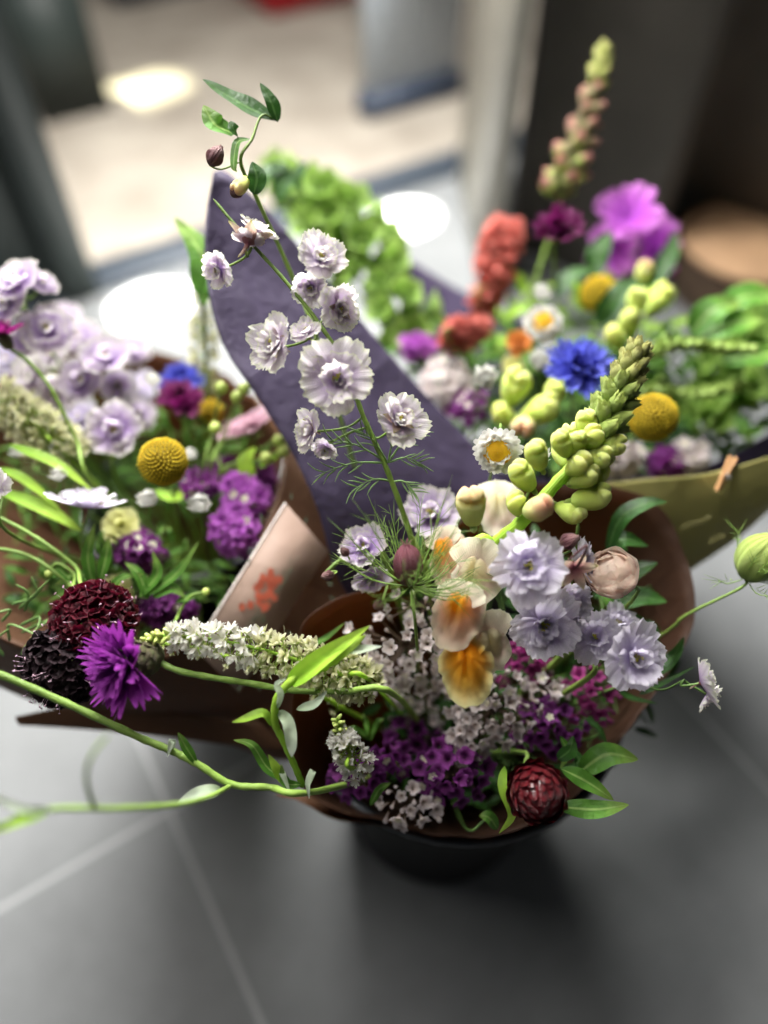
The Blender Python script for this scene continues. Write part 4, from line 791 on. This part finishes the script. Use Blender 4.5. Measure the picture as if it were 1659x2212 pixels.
for pts, w in [([(1075, 1790, .478), (1055, 1765, .474), (1035, 1762, .474)], 26), ([(800, 1740, .48), (820, 1705, .476), (845, 1690, .474)], 16), ([(795, 1590, .50), (790, 1560, .49), (785, 1540, .49)], 12), ([(800, 1600, .50), (815, 1560, .49), (830, 1552, .49)], 12), ([(800, 1600, .50), (770, 1575, .49), (750, 1570, .49)], 12), ([(1210, 1590, .48), (1225, 1625, .478), (1210, 1660, .476)], 16), ([(650, 1400, .49), (700, 1380, .488), (745, 1345, .486)], 12)]: leafpx(t, pts, w, G_LEAF)
# dark filler foliage deep inside the front bouquet
def filler(label, cx, cy, rx, ry, d, n, neck, m=G_LEAF_D, L=70, w=20, name='leaf_sprig', dz=.02, st=G_STEM_D):
    t = thing(name, label, 'leaf sprig', neck); mb = MB(); lm = MB(); c = P(cx, cy, d + .06); mb.tube([c, c.lerp(neck, .5), neck], .0012, 6)
    for k in range(n):
        rr = math.sqrt((k + .5) / n); a = k * 2.39996; x, y = cx + rr * rx * math.cos(a), cy + rr * ry * math.sin(a); q = P(x, y, d + dz * rng.uniform(-1, 1)); mb.tube([c, c.lerp(q, .5) - FW * .01, q], .0006, 4, n=5)
        an = rng.uniform(-PI, PI) * .5 + math.atan2(-(y - cy), x - cx); dv = (RT * math.cos(an) + UP * (math.sin(an) + .3) - FW * rng.uniform(-.3, .8)).normalized(); l_ = sc(L, d) * rng.uniform(.6, 1.2)
        lm = MB(); lm.ribbon([q, q + dv * l_ * .5 - FW * .002, q + dv * l_ + Vector((0, 0, -.004))], sc(w, d) * rng.uniform(.7, 1.2), cdir(rng.normal() * .5, .5, 1), fold=.3, wav=.12, n=9); build(lm, 'leaf', m, t)
    build(mb, 'stem', st, t)
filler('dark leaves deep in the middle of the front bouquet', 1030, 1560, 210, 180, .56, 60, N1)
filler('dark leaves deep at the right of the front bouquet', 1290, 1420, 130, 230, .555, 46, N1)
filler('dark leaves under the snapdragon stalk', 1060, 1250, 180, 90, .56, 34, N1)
# white reseda spike to the left, second spike
spike('long creamy white flower spike reaching left across the brown paper', [(308, 1386, .436), (360, 1374, .437), (450, 1380, .44), (560, 1402, .444), (660, 1432, .449), (740, 1458, .456), (810, 1480, .465)], N1, 7, 40, 160, tipfrac=.2, fsize=24, creamfrom=.5)
spike('small green tipped spike behind the purple cornflower', [(116, 1455, .447), (160, 1432, .45), (210, 1408, .453), (300, 1390, .46), (420, 1400, .47), (620, 1460, .49), (760, 1540, .52)], N1, 7, 18, 62, tipfrac=.5, fsize=15, creamfrom=.55, stem=True)
cornflower('purple cornflower facing left with a scaly green base', 278, 1432, .428, 116, (-.52, -.08, .85), 'p', N1, stem=[P(380, 1447, .436), P(450, 1462, .437), P(540, 1476, .44), P(640, 1492, .442), P(740, 1494, .447), P(860, 1505, .458)], iscale=1.35, sr=[.0021, .0019])
# near stems at left
t = thing('green_stalk', 'long green stalk crossing the lower left in front of the floor', 'flower stalk', N1)
stempx(t, [(-120, 1415, .415), (0, 1457, .42), (150, 1522, .425), (300, 1592, .43), (372, 1622, .432), (430, 1652, .433), (500, 1694, .435), (580, 1700, .438), (700, 1706, .455), N1], [.0024, .0020], G_STEM)
stempx(t, [(655, 1700, .447), (640, 1662, .443), (612, 1600, .438), (594, 1560, .434), (600, 1505, .430), (640, 1460, .428)], [.0020, .0024], G_LIME, 'branch')
stempx(t, [(-60, 1800, .33), (20, 1778, .33), (110, 1748, .335), (250, 1746, .345), (380, 1738, .37), (450, 1722, .40), (500, 1696, .434)], [.0014, .0014], G_STEM, 'branch')
stempx(t, [(205, 1746, .34), (188, 1690, .325), (195, 1640, .315), (235, 1585, .31)], [.0012, .0007], G_STEM, 'branch')
leafpx(t, [(625, 1478, .43), (700, 1420, .424), (798, 1352, .42)], 42, G_LIME, fold=.7, wav=.02, prof=.6, name='leaf_bud'); leafpx(t, [(640, 1470, .428), (730, 1410, .42), (790, 1372, .418)], 30, G_LIME, fold=-.5, wav=.02, name='leaf_bud')
for pts, w, m_ in [([(745, 1408, .424), (780, 1402, .42), (825, 1396, .42)], 18, G_PALE), ([(600, 1530, .43), (606, 1500, .426), (598, 1478, .426), (618, 1466, .426)], 14, G_PALE), ([(590, 1570, .434), (570, 1540, .43), (530, 1552, .428), (502, 1560, .428)], 18, G_LIME), ([(600, 1535, .434), (622, 1560, .43), (630, 1610, .43), (630, 1635, .43)], 26, G_PALE),
                   ([(640, 1532, .44), (680, 1520, .438), (706, 1492, .437)], 18, G_PALE), ([(630, 1690, .44), (580, 1660, .438), (545, 1610, .435), (505, 1598, .434)], 22, G_LEAF), ([(620, 1695, .44), (600, 1665, .435), (580, 1630, .433)], 22, G_LIME), ([(650, 1695, .44), (615, 1690, .435), (608, 1650, .433)], 18, G_LEAF),
                   ([(665, 1700, .442), (676, 1665, .436), (665, 1690, .434), (668, 1725, .434)], 14, G_PALE), ([(620, 1700, .44), (610, 1670, .434), (628, 1715, .434)], 13, G_PALE), ([(372, 1620, .432), (372, 1600, .428), (362, 1635, .428)], 14, G_PALE), ([(425, 1650, .432), (400, 1610, .428), (385, 1582, .426)], 20, G_LEAF),
                   ([(480, 1706, .43), (430, 1716, .424), (378, 1740, .42)], 32, G_PALE), ([(110, 1748, .335), (50, 1768, .33), (-20, 1800, .328)], 26, G_LIME), ([(120, 1748, .335), (40, 1745, .325), (-60, 1690, .32)], 14, G_PALE)]: leafpx(t, pts, w, m_, wav=.25)
# ================================================================== LEFT BOUQUET
def dgroup(label, x, y, d, bl, protos, neck): delphinium(label, [(x, y, d + .01), (x + (300 - x) * .25, y + 120, d + .04)], bl, [], neck=neck, protos=protos, rad=(.0008, .0018))
dgroup('lilac white delphinium at the upper left edge over the door frame', 50, 640, .56, [(40, 612, .55, 62, (-.2, .4, .9)), (20, 660, .55, 55, (-.3, .3, .9)), (90, 615, .56, 40, (.5, .4, .6)), (105, 715, .56, 62, (.3, .2, 1)), (60, 740, .57, 40, (.2, .2, 1))], DBL_V, N2)
dgroup('blurred lilac delphinium left of the blue cornflower', 235, 780, .60, [(230, 778, .59, 60, (.1, .5, .8)), (180, 825, .59, 58, (-.1, .2, 1)), (255, 835, .6, 46, (.4, .1, .9))], DBL_V, N2)
dgroup('pale lilac delphinium highest behind the left bouquet', 190, 700, .66, [(175, 735, .66, 52, (-.1, .4, .9)), (140, 690, .67, 44, (.2, .5, .8)), (285, 760, .67, 46, (.3, .5, .8)), (60, 800, .66, 50, (.1, .5, .9))], DBL_V, N2)
dgroup('washed out lilac delphinium low behind the white button flowers', 190, 900, .63, [(175, 905, .62, 52, (0, .4, .9)), (140, 960, .62, 46, (-.2, .4, .9)), (300, 840, .64, 44, (.2, .3, .9)), (20, 780, .64, 50, (-.1, .3, 1))], DBL_L, N2)
dgroup('pale delphinium behind the maroon cornflower stem', 90, 830, .60, [(75, 820, .59, 55, (-.2, .2, 1)), (120, 850, .6, 48, (.2, -.2, 1)), (110, 770, .62, 40, (.2, .4, 1))], DBL_W, N2)
dgroup('pale mauve delphinium above the yellow craspedia ball', 255, 940, .58, [(250, 930, .57, 66, (.1, .1, 1)), (300, 895, .6, 40, (.4, .3, 1))], DBL_V, N2)
dgroup('white lilac delphinium seen from below near the left edge', 185, 1100, .51, [(185, 1098, .505, 80, (.1, .85, .1), 'c')], DBL_L, N2)
dgroup('white delphinium cut by the left edge of the picture', 0, 1060, .47, [(-8, 1050, .47, 50, (-.2, .2, 1))], DBL_W, N2)
cornflower('maroon cornflower on an arching stem at the left edge', 8, 728, .52, 50, (-.3, .8, .3), 'd', N2, stem=[P(60, 780, .525), P(110, 840, .53), P(165, 950, .54), P(230, 1080, .56)], sr=.0015)
cornflower('blue cornflower behind the maroon one in the left bouquet', 392, 828, .62, 56, (.1, .6, .7), 'b', N2)
cornflower('wide maroon cornflower below the blue one in the left bouquet', 392, 875, .59, 66, (.1, .55, .6), 'd', N2)
craspedia('yellow craspedia ball in the left bouquet', 352, 998, .505, 52, N2)
craspedia('small yellow craspedia ball half hidden by maroon petals in the left bouquet', 455, 888, .62, 26, N2)
spike('cream reseda spike at the left edge', [(-20, 850, .55), (40, 890, .55), (100, 940, .55), (160, 1000, .56)], N2, 30, 40, 90, tipfrac=.02, fsize=26, creamfrom=.0)
spike('pale blurred flower spike left of the purple flap', [(432, 610, .62), (440, 680, .63), (442, 760, .64), (446, 860, .66)], N2, 10, 22, 60, tipfrac=.1, fsize=16, creamfrom=.3)
for lab, x, y, d, r in [('white button flower above the craspedia in the left bouquet', 332, 832, .57, 30), ('white button flower left of the craspedia ball', 130, 1035, .52, 30), ('white fluffy flower below the craspedia ball', 322, 1090, .52, 38), ('white fluffy flower right of the craspedia ball', 432, 1102, .52, 42), ('tiny white flower behind the craspedia ball', 412, 990, .56, 26), ('greenish button bud at the far left', 40, 985, .53, 26)]:
    daisy(lab, x, y, d, r, (.1, .6, .8), N2, closed=True)
statice('orchid statice clump beside the brown paper in the left bouquet', 525, 1085, 52, 62, .55, 46, 'o', 20, N2, eye=.2)
statice('orchid statice clump above the gift card', 508, 1150, 52, 45, .53, 40, 'o', 20, N2, eye=.08, budf=.5)
statice('purple statice below the craspedia ball', 430, 1050, 36, 30, .55, 20, 'p', 18, N2, eye=.3)
statice('purple statice high in the left bouquet near the soft pink flower', 480, 1015, 34, 24, .58, 14, 'p', 17, N2, eye=.1)
statice('violet statice clump in the centre of the left bouquet', 295, 1190, 56, 42, .53, 34, 'p', 18, N2, eye=.35)
statice('violet statice under the green leaves in the left bouquet', 350, 1315, 70, 36, .53, 34, 'p', 18, N2, eye=.1)
statice('dark purple statice against the right paper wall of the left bouquet', 565, 1045, 28, 46, .585, 18, 'p', 18, N2, eye=.1)
def poppy(label, x, y, d, r, face, m, neck, layers=3, name='ruffled_flower', n=6):
    t = thing(name, label, 'flower', neck); q = P(x, y, d); f = cdir(*face); mb = MB()
    for l in range(layers):
        for k in range(n): mb.petal(k * 2 * PI / n + l * .6, .35 + .3 * l + rng.uniform(-.1, .1), 1 - .2 * l, .9 - .15 * l, rng.uniform(-.2, .6), .2, .1, 2, .05, nu=9, nv=6, z0=.03 * l)
    part('petals', mb.mesh('petals', m), t, orient(q, f, sc(r, d), rng.uniform(0, 6))); mb = MB(); mb.tube(stem_pts(q, f, neck), .001, 6); build(mb, 'stem', G_STEM, t)
poppy('soft pink cup flower by the brown paper rim of the left bouquet', 540, 940, .60, 74, (-.3, .75, .3), SOFTP, N2)
poppy('pale yellow flower below the white statice in the left bouquet', 265, 1140, .55, 46, (.1, .3, .9), YELP, N2)
poppy('pale yellow flower among bright leaves in the left bouquet', 262, 1278, .54, 42, (0, .2, 1), YELP, N2)
t = thing('button_stems', 'thin green stems with small round buds near the soft pink flower', 'bud sprig', N2)
for k, (x, y) in enumerate([(478, 838), (512, 858), (528, 840), (602, 952), (612, 975), (575, 990), (465, 925)]):
    q = P(x, y, .56); e = P(440 + 6 * k, 1060, .60); stempx(t, [q, q.lerp(e, .5) + UP * .006, e, N2], .0009, G_STEM, 'stem'); mb = MB(); mb.ball(orient(q, UP, sc(14, .56)), 10, 7); build(mb, 'bud', RES_T, t)
def bright(label, specs, neck, m=G_LEAF, st=None, d=.5):
    t = thing('leaf_sprig', label, 'leaf sprig', neck)
    if st: stempx(t, st + [neck], .0012, G_STEM)
    for pts, w in specs: leafpx(t, [(x, y, d + .0) for x, y in pts], w, m)
bright('bright green narrow leaves in the centre of the left bouquet', [([(200, 1260), (190, 1200), (205, 1130)], 26), ([(210, 1265), (170, 1240), (120, 1262)], 18), ([(215, 1260), (230, 1200), (235, 1160)], 24), ([(180, 1290), (130, 1230), (105, 1235)], 14), ([(300, 1290), (340, 1240), (330, 1190)], 22), ([(310, 1290), (380, 1240), (430, 1170)], 20), ([(320, 1295), (300, 1240), (270, 1215)], 22), ([(330, 1290), (370, 1270), (400, 1290)], 24), ([(230, 1290), (260, 1250), (310, 1240)], 18), ([(380, 1300), (410, 1290), (445, 1275)], 16), ([(200, 1300), (150, 1280), (100, 1300)], 16)], N2, G_LEAF, [P(300, 1290, .51)])
bright('broad lime leaf beside the soft pink flower', [([(545, 1045), (530, 1000), (552, 965)], 34), ([(560, 1010), (590, 990), (620, 955)], 14), ([(330, 1060), (380, 1075), (400, 1050)], 22)], N2, G_LIME, [P(540, 1050, .57)], .565)
bright('long lime leaves crossing from the left edge', [([(0, 1060), (100, 1100), (180, 1150)], 30), ([(20, 960), (120, 1000), (200, 1060)], 22), ([(0, 1010), (60, 1040), (130, 1100)], 20)], N2, G_LIME, [P(180, 1150, .53)], .52)
bright('single bright leaf poking up left of the purple flap', [([(432, 640), (440, 560), (378, 470)], 60), ([(436, 660), (448, 600), (440, 540)], 30)], N2, G_LEAF, [P(434, 640, .56), P(445, 760, .60)], .555)
for k, (lab, pts) in enumerate([('green stem crossing from the left edge to the leafy centre', [(-60, 1090), (60, 1150), (160, 1220), (230, 1290)]), ('second green stem curving down in the left bouquet', [(-40, 1180), (60, 1200), (150, 1260), (220, 1330)]), ('bent stem with a drooping tiny bud', [(105, 1240), (125, 1218), (160, 1240), (210, 1300)]), ('arching stem with a bud tip above the gift card edge', [(445, 1278), (410, 1290), (385, 1330), (370, 1380)])]):
    t = thing('green_stalk', lab, 'flower stalk', N2); stempx(t, [(x, y, .50) for x, y in pts] + [N2], .0014 if k < 2 else .0011, G_STEM); mb = MB(); mb.ball(orient(P(*pts[0], .50), UP, .0028), 8, 6); build(mb, 'bud', RES_T, t)
filler('mixed green foliage low in the left bouquet', 270, 1260, 230, 100, .57, 70, N2, G_LEAF, 60, 16)
filler('mixed green foliage high in the left bouquet', 230, 1020, 260, 150, .64, 80, N2, G_LEAF, 70, 14)
filler('fine green foliage at the right in the left bouquet', 460, 1000, 110, 110, .64, 40, N2, G_LEAF, 60, 14)
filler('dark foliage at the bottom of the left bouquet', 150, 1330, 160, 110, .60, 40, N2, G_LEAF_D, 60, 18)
t = thing('feathery_sprig', 'grey green feathery leaves at the far left edge', 'leaf sprig', N2)
for k in range(9): 
    x0, y0 = rng.uniform(0, 60), rng.uniform(1300, 1420); stempx(t, [(x0, y0, .49), (x0 + rng.uniform(-30, 60), y0 - rng.uniform(10, 40), .485), (x0 + rng.uniform(-30, 70), y0 - rng.uniform(-10, 70), .48)], [.0011, .0006], G_FERN, 'leaf')
# scabious
def scabm(m1, n, dens):
    mb = MB()
    for k in range(n):
        z = 1 - 1.1 * (k + .5) / n; a = k * 2.39996; r = math.sqrt(max(0, 1 - z * z)); v = Vector((r * math.cos(a), r * math.sin(a), z * .62)); vn = Vector((v.x, v.y, z)).normalized()
        M = orient(v * .8, vn, dens); 
        for q in range(4): mb.petal(q * 1.57 + a, .35 + rng.uniform(-.2, .3), 1, 1.0, .2 + rng.uniform(-.3, .4), .2, .13, 1.8, .07, nu=7, nv=5, M=M)
    return mb
for lab, x, y, d, r, f_, m_, seed in [('dark maroon scabious bloom left of the purple cornflower', 205, 1340, .462, 92, (.15, .5, .85), SCAB, 1), ('nearly black scabious head below the maroon one', 135, 1440, .456, 90, (-.15, -.15, 1), SCAB_D, 2)]:
    t = thing('scabious', lab, 'flower', N2); q = P(x, y, d); f = cdir(*f_); M = orient(q, f, sc(r, d)); part('petals', scabm(m_, 60, .30).mesh('petals', m_), t, M); mb = MB()
    for k in range(34):
        v = Vector(rng.normal(size=3)); v.z = abs(v.z) + .3; v.normalize(); v.z *= .75; mb.tube([v * .8, v * 1.12], .006, 3, n=2); mb.ball(Matrix.Translation(v * 1.13) @ orient((0, 0, 0), rng.normal(size=3).tolist(), (.018, .018, .045)), 5, 4)
    part('stamens', mb.mesh('stamens', PINPK), t, M); mb = MB(); mb.tube(stem_pts(q - f * .01, f, N2), .0012, 6); build(mb, 'stem', G_STEM, t)
# ================================================================== BACK BOUQUET
snapdragon('tall slender snapdragon spike of green and pink buds at the upper right', [(1305, 108, .70), (1285, 190, .70), (1255, 290, .70), (1225, 370, .70), (1200, 460, .71), (1160, 600, .73), (1110, 740, .76)], 40, N3, 42, 20, pink=True, stop=.62, rad=(.0008, .0022))
cornflower('deep purple cornflower under the tall snapdragon spike', 1205, 500, .62, 60, (-.1, .3, .95), 'd', N3)
t = thing('sweet_pea', 'bright orchid pink ruffled flower at the upper right', 'flower', N3); q = P(1370, 510, .72)
for k, (dx, dy, r, f_) in enumerate([(-15, -40, 75, (-.2, .3, .9)), (-45, 30, 62, (-.5, -.3, .8)), (35, 25, 70, (.4, -.2, .8)), (70, 45, 45, (.8, 0, .5))]):
    mb = MB()
    for j in range(4): mb.petal(j * 1.57 + k, .5, 1, 1.0, -.5, .2, .16, 2.2, .07, nu=15, nv=8)
    part('petals', mb.mesh('petals', MAG if k < 3 else CF_D), t, orient(P(1370 + dx, 510 + dy, .72 + .004 * k), cdir(*f_), sc(r, .72)))
mb = MB(); mb.tube(stem_pts(q, cdir(0, .6, .5), N3), .0013, 6); build(mb, 'stem', G_STEM, t)
def plume(label, path, w, n, m, neck, size=12, name='celosia_plume'):
    t = thing(name, label, 'flower', neck); pts = [P(*q) for q in path]; c = crom(pts, 40); mb = MB(); d = path[0][2]
    for k in range(n):
        a = rng.uniform(0, 1); q = c[int(a * 39)]; ww = w * (.25 + .75 * math.sin(PI * min(1, .15 + a * .75))); an = rng.uniform(0, 6.28); rr = rng.uniform(.3, 1); off = (RT * math.cos(an) + (FW * .6) * math.sin(an)) * sc(ww * rr, d)
        M = orient(q + off, off.normalized() + UP * .6, sc(size * rng.uniform(.7, 1.3), d), an)
        for j in range(4): mb.petal(j * 1.57, .6, 1, .8, rng.uniform(-.5, .5), .3, .1, 1.5, .08, nu=5, nv=4, M=M)
    build(mb, 'florets', m, t); stempx(t, list(path) + [neck], .0012); return t
plume('coral red celosia plume rising behind the purple flap', [(1088, 480, .74), (1080, 540, .74), (1060, 610, .74), (1045, 690, .75)], 46, 260, CORAL, N3, 15)
plume('coral red flower cluster low beside the purple flap', [(1010, 690, .66), (1000, 720, .66), (985, 760, .67)], 55, 200, CORAL, N3, 15, 'coral_flower')
craspedia('pale yellow craspedia ball below the orchid flower', 1293, 636, .68, 40, N3)
craspedia('yellow craspedia ball right of the snapdragon tip', 1410, 902, .53, 52, N3)
daisy('everlasting daisy with yellow disc in the back bouquet', 1172, 700, .60, 44, (0, .05, 1), N3); daisy('white everlasting daisy just above the yellow centred one', 1165, 645, .62, 34, (.1, .5, .8), N3, closed=True)
daisy('white closed everlasting left of the blue cornflower', 1045, 822, .56, 42, (0, .15, 1), N3, closed=True); daisy('white closed everlasting behind the blue cornflower', 1160, 790, .60, 40, (.1, .3, 1), N3, closed=True)
cornflower('blue cornflower behind the snapdragon tip', 1248, 800, .545, 84, (-.1, .35, .9), 'b', N3)
plume('pale green amaranth spike pointing right', [(1608, 756, .60), (1540, 752, .60), (1460, 745, .60), (1400, 770, .60)], 34, 300, AMAR, N3, 12, 'amaranth_spike')
plume('second green amaranth spike low at the right', [(1600, 830, .64), (1530, 850, .64), (1450, 850, .64), (1400, 840, .64)], 30, 200, AMAR, N3, 12, 'amaranth_spike')
poppy('small orange flower beside the yellow centred daisy', 1120, 745, .64, 34, (0, .3, 1), ORNG, N3)
poppy('small yellow flower among lime buds in the back bouquet', 1105, 795, .64, 28, (0, .3, 1), YELP, N3)
def sbcl(label, items, neck):
    t = thing('snapdragon_stalk', label, 'flower stalk', neck); c = P(items[0][0], items[0][1] + 60, items[0][2] + .04); stempx(t, [c, neck], .0015)
    for (x, y, d, r, f_, kd) in items:
        f = cdir(*f_); q = P(x, y, d) - f * sc(r, d) * .9; o = part('bud', random.choice(SB if kd == 'g' else SBP), t, orient(q, f, sc(r, d))); part('sepals', random.choice(SSEP), o, orient(q, f, sc(r, d))); stempx(t, [q, q.lerp(c, .5), c], .0008)
sbcl('pale yellow green snapdragon buds left of the blue cornflower', [(1112, 838, .575, 48, (.3, .8, .5), 'g'), (1165, 888, .565, 48, (.8, .35, .4), 'g'), (1130, 920, .56, 40, (-.2, -.4, .8), 'p'), (1090, 900, .58, 38, (-.6, .3, .6), 'g'), (1195, 850, .58, 36, (.3, .6, .6), 'g')], N3)
sbcl('lime snapdragon buds under the pale craspedia ball', [(1375, 655, .63, 34, (0, .9, .3), 'g'), (1360, 700, .62, 36, (-.3, .6, .5), 'g'), (1330, 730, .62, 34, (-.6, .4, .5), 'g'), (1420, 650, .65, 40, (.5, .7, .3), 'g'), (1390, 590, .66, 28, (.3, .9, .3), 'p')], N3)
statice('white statice in the back bouquet behind the purple flap edge', 965, 835, 55, 60, .64, 40, 'w', 18, N3, eye=.3)
statice('orchid statice peeking over the purple flap', 900, 748, 42, 20, .67, 16, 'o', 20, N3, eye=.1)
statice('purple statice in the back bouquet by the paper edge', 1010, 880, 40, 36, .62, 18, 'p', 15, N3, eye=.2)
statice('white statice low in the back bouquet', 1320, 990, 66, 36, .60, 34, 'w', 20, N3, eye=.4)
statice('bright purple statice low at the right of the back bouquet', 1440, 1000, 52, 26, .61, 22, 'p', 20, N3, eye=.1)
statice('pinkish white statice between the yellow ball and the peg', 1490, 985, 44, 34, .61, 18, 'w', 18, N3, eye=.3)
def bells(label, path, n, neck, w, r, m=BELL):
    t = thing('bells_of_ireland', label, 'flower stalk', neck); pts = [P(*q) for q in path]; c = crom(pts, 40); d = path[0][2]
    stempx(t, [*path, neck], [.0012, .002])
    for k in range(n):
        q = c[int((k + .5) / n * 40)]; an = k * 2.4; dv = (RT * math.cos(an) - FW * (math.sin(an) * .7 + .25) + UP * .35).normalized(); q = q + dv * sc(w, d) * rng.uniform(.3, 1)
        part('bell', BELLM[k % 2], t, orient(q, dv, sc(r * rng.uniform(.8, 1.2), d), an))
def bellm(i):
    mb = MB(); n = 16; a = np.linspace(0, 2 * PI, n, endpoint=False)[None]; tt = np.linspace(0, 1, 6)[:, None]; r = .15 + .85 * tt ** .9; z = 1.1 * tt - .9; l = 1 + tt ** 3 * .12 * np.cos(5 * a)
    mb.grid(np.stack([r * l * np.cos(a), r * l * np.sin(a), z + 0.1 * tt ** 2 * np.cos(5 * a + 1)], -1), np.stack([a / 6.28 + 0 * tt, tt + 0 * a], -1), closed=True); mb.ball(Matrix.Translation((0, 0, -.5)) @ Matrix.Scale(.25, 4), 7, 5); return mb
BELLM = proto(bellm, 'bell', BELL, 2)
bells('lime bells of ireland stalk behind the purple flap', [(690, 400, .78), (740, 480, .77), (800, 570, .75), (860, 680, .73), (910, 780, .72)], 42, N3, 82, 34)
bells('blurred lime bells left of the white sun patch', [(610, 370, .84), (650, 440, .83), (700, 520, .80), (770, 640, .78)], 22, N3, 60, 32)
bells('lime bells at the right edge of the back bouquet', [(1640, 690, .74), (1600, 760, .72), (1560, 860, .70), (1500, 940, .68)], 34, N3, 80, 36)
def broad(label, specs, neck, m=G_LEAF):
    t = thing('leaf_sprig', label, 'leaf sprig', neck)
    for pts, w in specs: leafpx(t, pts, w, m, wav=.12)
    stempx(t, [specs[0][0][0], neck], .0013)
broad('broad green leaves at the upper right edge of the back bouquet', [([(1490, 720, .64), (1540, 670, .63), (1600, 655, .63)], 60), ([(1500, 730, .64), (1580, 700, .63), (1650, 690, .63)], 64), ([(1560, 660, .66), (1620, 640, .66), (1700, 640, .66)], 60), ([(1560, 780, .64), (1620, 770, .63), (1700, 760, .63)], 60)], N3)
broad('dark leaves under the orchid flower', [([(1290, 700, .66), (1320, 650, .65), (1345, 600, .65)], 40), ([(1300, 710, .66), (1350, 640, .66), (1430, 590, .66)], 46), ([(1280, 600, .70), (1290, 550, .70), (1320, 500, .70)], 50), ([(1200, 640, .68), (1230, 600, .68), (1280, 580, .68)], 36), ([(1400, 620, .70), (1440, 560, .70), (1460, 500, .70)], 40)], N3, G_LEAF_D)
t = thing('dark_twig', 'dark thin twig with shadowy leaves behind the purple flap', 'twig', N3); stempx(t, [(585, 345, .66), (640, 380, .66), (660, 430, .67), (690, 520, .68), N3], [.0006, .0012], G_STEM_D)
for pts, w in [([(590, 350, .66), (610, 390, .66), (600, 440, .66)], 44), ([(620, 360, .66), (570, 380, .66), (560, 430, .66)], 34), ([(660, 350, .67), (640, 390, .67), (650, 420, .67)], 24)]: leafpx(t, pts, w, G_LEAF_D)
filler('mixed foliage in the middle of the back bouquet', 1180, 860, 220, 130, .70, 90, N3, G_LEAF, 70, 18)
filler('mixed foliage at the right of the back bouquet', 1480, 860, 190, 140, .70, 90, N3, G_LEAF, 70, 22)
filler('bright foliage in the upper part of the back bouquet', 1260, 700, 190, 90, .74, 60, N3, G_LIME, 60, 20)
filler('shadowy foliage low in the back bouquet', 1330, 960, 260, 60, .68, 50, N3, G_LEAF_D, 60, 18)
filler('foliage behind the coral flowers', 960, 800, 120, 80, .72, 36, N3, G_LEAF, 60, 18)
